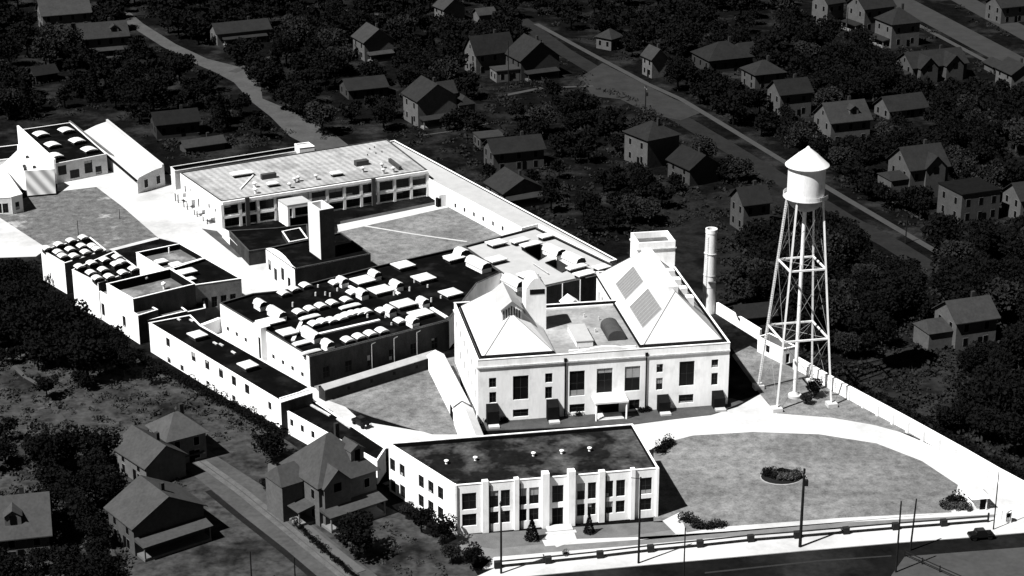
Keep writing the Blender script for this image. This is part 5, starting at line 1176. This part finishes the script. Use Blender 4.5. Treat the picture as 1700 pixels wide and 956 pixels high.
H('the dark shed house', 'dark low house above the long white back shop strip', 289, 182, -.10, 12, 8, 4.4, 2.4, ra=.030, wa=.04)
H('the pale-roofed shed', 'small pale-roofed shed behind the strip building', 335, 228, -.14, 11, 5, 2.2, 1.2, ra=.075, wa=.06, name='shed', cat='shed', wins=False)
H('the field hut', 'tiny pale-roofed hut right of the two field houses', 318, 741, -.20, 2.8, 2.2, 1.8, .6, ra=.11, wa=.08, name='hut', cat='hut', wins=False, chim=False)
H('the top edge cottage', 'pale cottage wall at the top edge, right of the lit gabled house', 746, -6, .4, 7, 8, 5, 3, ra=.085, wa=.12)
H('the pale shed by the top', 'small pale shed near the top edge above the steep narrow house', 804, 12, -.1, 6, 5, 3, 1.6, ra=.08, wa=.11, name='shed', cat='shed', wins=False, chim=False)
H('the grey garage', 'grey flat garage at the edge of the gardens behind the corridor wing', 812, 222, -.1, 7, 6, 3, .3, kind='flat', ra=.075, wa=.07, name='garage', cat='garage', chim=False)
H('the lit garage', 'small lit garage beside the avenue, far right', 1655, 98, .5, 6, 5, 2.6, 1.2, ra=.05, wa=.09, name='garage', cat='garage', wins=False, chim=False)
H('the top right house', 'house with pale side glimpsed beyond the avenue in the top right corner', 1672, -10, -.1, 10, 9, 6, 3, ra=.05, wa=.09)
H('the wood house', 'small house with lit wall deep in the trees at upper left', 70, 108, -.15, 7, 6, 3, 1.8, ra=.03, wa=.03, chim=False)
#@@PLANTS
# ------------------------------------------------------------------ vegetation
rnd = random.Random(7)
def crown_mesh(name, seed, rx, rz, n, leaf, lobes=7, cone=False):
    r = random.Random(seed); b = MB(); L = []
    for i in range(lobes):
        t = r.uniform(0, 2*math.pi); q = r.uniform(.15, .62)*rx; L.append((q*math.cos(t), q*math.sin(t), rz*r.uniform(-.35, .55), r.uniform(.38, .6)*rx))
    for i in range(n):
        if cone:
            h = r.random()**1.3; rr = rx*(1-h)*(.55+.45*r.random()); t = r.uniform(0, 2*math.pi); c_ = Vector((rr*math.cos(t), rr*math.sin(t), h*rz*2-rz))
        else:
            lx, ly, lz, lr = L[r.randrange(lobes)]
            v = Vector((r.gauss(0, 1), r.gauss(0, 1), r.gauss(0, 1))).normalized()*lr*(.55+.5*r.random()**.6); c_ = Vector((lx+v.x, ly+v.y, lz+v.z*.8))
        s = leaf*r.uniform(.5, 1.35); nrm = (Vector((r.gauss(0, 1), r.gauss(0, 1), r.gauss(.5, 1)))).normalized(); u = nrm.orthogonal().normalized(); w = nrm.cross(u)
        a0 = r.uniform(0, 6.28); k = 5
        b.poly([tuple(c_ + (u*math.cos(a0+2*math.pi*j/k)*r.uniform(.6, 1.1) + w*math.sin(a0+2*math.pi*j/k)*r.uniform(.5, 1.0))*s) for j in range(k)])
    me = bpy.data.meshes.new(name); me.from_pydata(b.v, [], b.f); return me
def trunk_mesh(name, seed, h, r0):
    r = random.Random(seed); b = MB(); b.tube((0, 0, 0), (.1, .05, h), r0, r0*.6, 8)
    for i in range(5):
        t = 2*math.pi*i/5+r.uniform(-.4, .4); z = h*r.uniform(.7, .98); e = (math.cos(t)*h*.55, math.sin(t)*h*.55, z+h*r.uniform(.4, .8)); b.tube((.08, .04, z), e, r0*.45, r0*.12, 6)
    me = bpy.data.meshes.new(name); me.from_pydata(b.v, [], b.f); return me
KINDS = []
for i in range(5):
    c_ = crown_mesh('crown', 100+i, 3.6, 3.0, 1900, .27, 9+i); c_.materials.append([LEAF, LEAF, LEAF2, LEAF, LEAF2][i])
    t_ = trunk_mesh('trunk', 200+i, 2.8, .28); t_.materials.append(BARK); KINDS.append(('broadleaf_tree', c_, t_, 4.4))
cc = crown_mesh('crown', 140, 2.2, 3.6, 1400, .24, cone=True); cc.materials.append(LEAF); tc_ = trunk_mesh('trunk', 240, 1.5, .2); tc_.materials.append(BARK); KINDS.append(('conifer_tree', cc, tc_, 4.2))
BUSH = []
for i in range(3):
    c_ = crown_mesh('foliage', 160+i, 1.5, 1.1, 620, .15, 6); c_.materials.append([LEAF, LEAF2, LEAF3][i]); BUSH.append(c_)
def plant_tree(x, y, s, kind, label, group=None):
    nm, cm, tm, cz = KINDS[kind]; rt = root(nm, label, 'tree', x, y, 0, rnd.uniform(0, 6.28), group); rt.scale = (s, s, s*rnd.uniform(.9, 1.1))
    o = bpy.data.objects.new('crown', cm); C.objects.link(o); o.parent = rt; o.location = (0, 0, cz)
    o = bpy.data.objects.new('trunk', tm); C.objects.link(o); o.parent = rt; return rt
def plant_bush(x, y, s, kind, label, group=None, name='shrub', sz=None):
    o = bpy.data.objects.new(name, BUSH[kind]); C.objects.link(o); z = (sz or s)
    o.location = (x, y, .55*z+.12); o.scale = (s, s*rnd.uniform(.85, 1.15), z); o.rotation_euler = (0, 0, rnd.uniform(0, 6.28)); tag(o, label, 'shrub', group); return o
# named trees and shrubs of the grounds
def T1(px, py, s, k, label, group=None): x, y = G(px, py); return plant_tree(x, y, s, k, label, group)
T1(453, 765, 1.05, 1, 'big dark round tree above the turreted corner house')
T1(596, 925, 1.15, 0, 'huge dark tree below the corner house at the side street')
T1(700, 884, .72, 3, 'dark bushy tree against the left wall of the office block')
T1(738, 905, .75, 1, 'dark tree at the front left corner of the office block')
T1(676, 862, .45, 2, 'small paler tree between corner house and office block')
T1(785, 940, .6, 0, 'dark small tree by the street left of the rail fence')
T1(750, 935, .5, 2, 'leafy small tree with sunlit leaves left of the fence end')
T1(883, 897, .62, 5, 'small dark conifer before the fourth bay of the office block')
T1(978, 886, .48, 5, 'thinner conifer right of the office entrance steps')
T1(1352, 660, .55, 0, 'dark bushy tree between the legs of the water tower')
T1(1338, 672, .38, 2, 'small shrubby tree at the foot of the water tower riser')
def B1(px, py, s, k, label, sz=None, group=None): x, y = G(px, py); return plant_bush(x, y, s, k, label, group, sz=sz)
for i, (px, py, s) in enumerate(((1094, 752, 1.0), (1102, 744, 1.1), (1112, 738, 1.0))): B1(px, py, s, 0, 'dark shrub in the clump at the lawn corner behind the office block', group='clump at the lawn corner')
for px, py, s in ((1138, 868, 1.0), (1150, 874, .95), (1164, 876, .95), (1178, 876, .9), (1190, 876, .75), (1200, 875, .55)): B1(px, py, s, 1, 'shrub in the tapering row below the office block shadow', group='tapering row of shrubs')
for i in range(22):
    t = rnd.uniform(0, 6.28); q = rnd.random()**.5; B1(1298+30*q*math.cos(t), 791+10*q*math.sin(t), rnd.uniform(.5, .85), rnd.choice([0, 1, 0, 2]), 'low plant in the oval flower bed of the lawn', group='plants of the oval bed')
sheet('flower_bed', [(1298+35*math.cos(i*math.pi/10), 792+13*math.sin(i*math.pi/10)) for i in range(20)], .147, mat("bed_soil", .012, .4, .5))
slab('bed_edging', [(1297+35.5*math.cos(i*math.pi/12), 792.7+13.6*math.sin(i*math.pi/12)) for i in range(24)], .10, .144, mat('pale_edging', .25, .1, 1))
for px, py, s, k in ((1570, 842, .8, 0), (1580, 836, 1.1, 0), (1592, 836, 1.2, 0), (1577, 846, .8, 2), (1590, 846, .8, 2), (1602, 846, .7, 1), (1610, 849, .5, 2)): B1(px, py, s, k, 'shrub in the clump left of the tiny gatehouse', group='shrubs by the gatehouse')
B1(940, 922, .5, 0, 'small dark shrub on the verge below the office entrance path')
B1(867, 700, .01, 0, 'x') if False else None
for i in range(26):
    f = i/25; px = 246+(470-246)*f; py = 596+(716-596)*f; B1(px-3, py+6, rnd.uniform(.8, 1.3), 0, 'dark hedge bush along the foot of the long white left wing', group='hedge of the left wing')
for i in range(20):
    f = i/19; px = 1410+(1690-1410)*f; py = 642+(800-642)*f; B1(px+6, py-2, rnd.uniform(.7, 1.3), 0, 'dark hedge bush behind the white boundary wall', group='hedge behind the boundary wall')
for px, py in ((808, 700), (838, 700), (925, 690), (940, 690), (1062, 684), (1075, 682), (960, 690)): B1(px, py, .7, 0, 'dark shrub at the foot of the main building front wall', group='shrubs along the main front')
for px, py, s in ((1660, 783, 1.3), (1675, 790, 1.2), (1690, 800, 1.2)): B1(px, py, s, 0, 'rounded dark bush outside the wall near the drive mouth', group='bushes near the drive mouth')
for i in range(30):
    f = i/29; px = 437+(590-437)*f**1.25; py = 800+(960-800)*f; B1(px, py, rnd.uniform(.4, .6), 0, 'clipped dark hedge plant along the side street kerb', group='hedge of the side street')
# scattered trees of the gardens, kept off houses, roads and the works
def seg(p, a, b):
    ax, ay = a; bx, by = b; t = max(0, min(1, ((p[0]-ax)*(bx-ax)+(p[1]-ay)*(by-ay))/((bx-ax)**2+(by-ay)**2+1e-9))); return math.hypot(p[0]-ax-t*(bx-ax), p[1]-ay-t*(by-ay))
ROADS = [([(860, 30), (1010, 125), (1210, 240), (1300, 297), (1400, 360), (1480, 405), (1545, 440)], 20), ([(890, 40), (985, 92), (1130, 165), (1290, 262), (1545, 413)], 14), ([(1380, -60), (1500, 5), (1720, 122)], 24), ([(1500, -60), (1720, 66)], 20),
         ([(215, 30), (280, 75), (385, 118), (425, 165), (515, 222)], 20), ([(290, 735), (400, 815), (540, 930), (620, 1000)], 34), ([(345, 770), (420, 800)], 30), ([(1000, 130), (1130, 180)], 20)]
def inside(p, poly):
    c_ = False; n = len(poly)
    for i in range(n):
        (x0, y0), (x1, y1) = poly[i], poly[(i+1) % n]
        if (y0 > p[1]) != (y1 > p[1]) and p[0] < (x1-x0)*(p[1]-y0)/(y1-y0+1e-9)+x0: c_ = not c_
    return c_
SITE = [(-60, 200), (30, 205), (182, 180), (285, 270), (485, 238), (645, 222), (1020, 425), (1060, 390), (1135, 385), (1160, 370), (1195, 370), (1195, 510), (1250, 545), (1395, 640), (1700, 800), (1800, 860), (1800, 1000), (800, 1000), (690, 900), (620, 800), (500, 720), (240, 600), (230, 550), (130, 520), (60, 430), (-60, 430)]
placed = []
CLEAR = [[(1400, 610), (1480, 575), (1580, 590), (1640, 690), (1580, 720), (1480, 670)], [(1060, 410), (1150, 300), (1210, 330), (1230, 470), (1150, 470)], [(180, 690), (420, 690), (440, 800), (300, 790)]]
def ok(px, py, s):
    if any(inside((px, py), c_) for c_ in CLEAR): return False
    if inside((px, py), SITE): return False
    x, y = G(px, py); rr = 3.4*s
    top = PX(x, y, 7.4*s); cen = PX(x, y, 4.4*s); pr = abs(PX(x+rr, y, 4)[0]-cen[0])
    if inside((cen[0], top[1]+4), SITE) or inside((cen[0]-pr, cen[1]), SITE) or inside((cen[0]+pr, cen[1]), SITE) or inside((px, py+6), SITE): return False
    for pts, w in ROADS:
        for i in range(len(pts)-1):
            if seg((px, py), pts[i], pts[i+1]) < w*.6 or seg(cen, pts[i], pts[i+1]) < w*.4+pr*.25: return False
    for ph, hx, hy, hr, bx in HOUSES:
        if math.hypot(hx-x, hy-y) < hr*.7+rr*.5: return False
        mx, my = (bx[2]-bx[0])*.10, (bx[3]-bx[1])*.12
        x0, y0, x1, y1 = bx[0]+mx, bx[1]+my, bx[2]-mx, bx[3]-my*3.2
        if cen[0]+pr*.8 > x0 and cen[0]-pr*.8 < x1 and top[1] < y1 and py > y0 and py > bx[1]+ (bx[3]-bx[1])*.55: return False
    for qx, qy, qs in placed:
        if math.hypot(qx-x, qy-y) < 1.75*(s+qs): return False
    return True
ZONES = [  # pixel polygon, attempts, max trees, scale range, kinds
    ([(-60, -70), (1500, -70), (1440, 130), (1250, 240), (900, 60), (640, 220), (480, 235), (300, 270), (190, 180), (30, 200), (-60, 200)], 16000, 560, (.8, 1.5), (0, 1, 3, 0, 4, 2, 5)),
    ([(820, 130), (1240, 290), (1150, 370), (1030, 410), (860, 340), (660, 230)], 3000, 60, (.6, 1.2), (0, 1, 3, 2, 4)),
    ([(1190, 100), (1700, 150), (1760, 150), (1760, 440), (1560, 400), (1300, 250)], 6000, 150, (.7, 1.4), (0, 1, 3, 4, 2)),
    ([(1380, 390), (1760, 430), (1760, 790), (1600, 740), (1400, 620), (1200, 510), (1200, 400)], 5000, 130, (.7, 1.5), (0, 1, 3, 0, 3, 2)),
    ([(-60, 430), (60, 430), (240, 560), (245, 615), (150, 640), (-60, 560)], 3000, 60, (.9, 1.5), (0, 1, 3)),
    ([(-60, 560), (250, 610), (300, 650), (200, 680), (-60, 650)], 500, 9, (.45, .8), (0, 4, 3)),
    ([(50, 745), (205, 775), (205, 890), (50, 890)], 900, 12, (.8, 1.2), (0, 1)),
    ([(-60, 890), (180, 890), (200, 1000), (-60, 1000)], 900, 16, (.6, 1.1), (0, 1, 3)),
    ([(-60, 700), (40, 720), (30, 800), (-60, 800)], 300, 4, (.6, 1.0), (0, 1, 3)),
]
WN = ('to the left of', 'to the right of', 'behind', 'in front of')
POT = []
for zp, att, mx, sr, kd in ZONES:
    n = 0; xs = [p[0] for p in zp]; ys = [p[1] for p in zp]
    for _ in range(att):
        if n >= mx: break
        px, py = rnd.uniform(min(xs), max(xs)), rnd.uniform(min(ys), max(ys))
        if not inside((px, py), zp): continue
        s = rnd.uniform(*sr)
        if not ok(px, py, s): continue
        x, y = G(px, py); placed.append((x, y, s)); n += 1; POT.append((s/math.hypot(x, y), x, y, s, rnd.choice(kd), px, py))
POT.sort(key=lambda t: -t[0])
for q_, x, y, s, k, px, py in POT[:278]:
    hb = min(HOUSES, key=lambda h_: math.hypot(h_[1]-x, h_[2]-y)); hpx = ((hb[4][0]+hb[4][2])/2, (hb[4][1]+hb[4][3])/2)
    dx, dy = px-hpx[0], (py-hb[4][3])*1.6
    w = WN[0] if dx < -abs(dy) else WN[1] if dx > abs(dy) else WN[2] if dy < 0 else WN[3]
    size = 'large' if s > 1.15 else 'small' if s < .8 else 'medium'
    sp = 'conical' if k == 5 else 'paler' if k in (2, 4) else 'dark'
    plant_tree(x, y, s, k, '%s %s tree %s %s' % (size, sp, w, hb[0]), 'trees %s %s' % (w, hb[0]))
wb = MB()
LOW = [crown_mesh('far_crown', 300+i, 3.6, 3.0, 650, .45, 9) for i in range(3)]
for n_, (q_, x, y, s, k, px, py) in enumerate(POT[278:]):
    me = LOW[n_ % 3]; i0 = len(wb.v); a_ = rnd.uniform(0, 6.28); c_, s_ = math.cos(a_)*s, math.sin(a_)*s
    wb.v += [(x+c_*v.co.x-s_*v.co.y, y+s_*v.co.x+c_*v.co.y, s*(v.co.z+4.4)) for v in me.vertices]
    wb.f += [tuple(i0+i for i in p.vertices) for p in me.polygons]
    wb.tube((x, y, 0), (x, y, 3.4*s), .28*s, .16*s, 6)
if wb.v:
    me = bpy.data.meshes.new('far_trees'); me.from_pydata(wb.v, [], wb.f); me.materials.append(LEAF); o = bpy.data.objects.new('far_trees', me); C.objects.link(o); tag(o, 'mass of small far dark trees among the upper houses', 'trees', None, 'stuff')
print('trees', len(placed))
# undergrowth: uncountable low scrub
def scrub(name, zp, n, m, seed, smin, smax, label):
    r = random.Random(seed); b = MB(); xs = [p[0] for p in zp]; ys = [p[1] for p in zp]; c_ = 0
    while c_ < n:
        px, py = r.uniform(min(xs), max(xs)), r.uniform(min(ys), max(ys))
        if not inside((px, py), zp): c_ += .02; continue
        if inside((px, py), SITE): c_ += .02; continue
        if any(seg((px, py), pts[i], pts[i+1]) < w*.8 for pts, w in ROADS for i in range(len(pts)-1)): c_ += .02; continue
        x, y = G(px, py)
        if any(math.hypot(h_[1]-x, h_[2]-y) < h_[3]*.85 for h_ in HOUSES): c_ += .02; continue
        c_ += 1; R_ = r.uniform(smin, smax)
        for j in range(r.randint(12, 26)):
            t = r.uniform(0, 6.28); q = R_*r.random()**.5; z = r.uniform(.05, .75)*R_*(1.1-q/R_*.7)
            cen = Vector((x+q*math.cos(t), y+q*math.sin(t), z)); s = r.uniform(.12, .34)*min(R_, 1.6)
            nrm = Vector((r.gauss(0, 1), r.gauss(0, 1), r.gauss(.8, .8))).normalized(); u = nrm.orthogonal().normalized(); w2 = nrm.cross(u)
            b.poly([tuple(cen+(u*math.cos(a_)+w2*math.sin(a_))*s*r.uniform(.6, 1.2)) for a_ in (0, 1.4, 2.9, 4.5)])
    me = bpy.data.meshes.new(name); me.from_pydata(b.v, [], b.f); me.materials.append(m); o = bpy.data.objects.new(name, me); C.objects.link(o); tag(o, label, 'undergrowth', None, 'stuff'); return o
scrub('undergrowth', [(-60, -60), (1760, -60), (1760, 480), (1560, 440), (1200, 500), (1000, 430), (640, 220), (300, 270), (30, 200), (-60, 200)], 2600, LEAF2, 11, .7, 2.6, 'dark undergrowth filling the gardens between the upper houses')
scrub('undergrowth', [(1200, 400), (1760, 430), (1760, 860), (1400, 640), (1200, 510)], 1100, LEAF2, 12, .6, 2.4, 'dark undergrowth beyond the boundary wall at right')
scrub('undergrowth', [(-60, 430), (120, 520), (250, 600), (430, 700), (330, 760), (200, 960), (-60, 960)], 800, mat("field_scrub", .030, .7, .6), 13, .5, 1.4, 'scrubby growth over the field at lower left')
scrub('undergrowth', [(560, 850), (640, 860), (760, 930), (820, 1000), (680, 1000)], 60, mat("field_scrub", .030), 14, .4, .9, 'ragged growth on the plot between side street and office block')
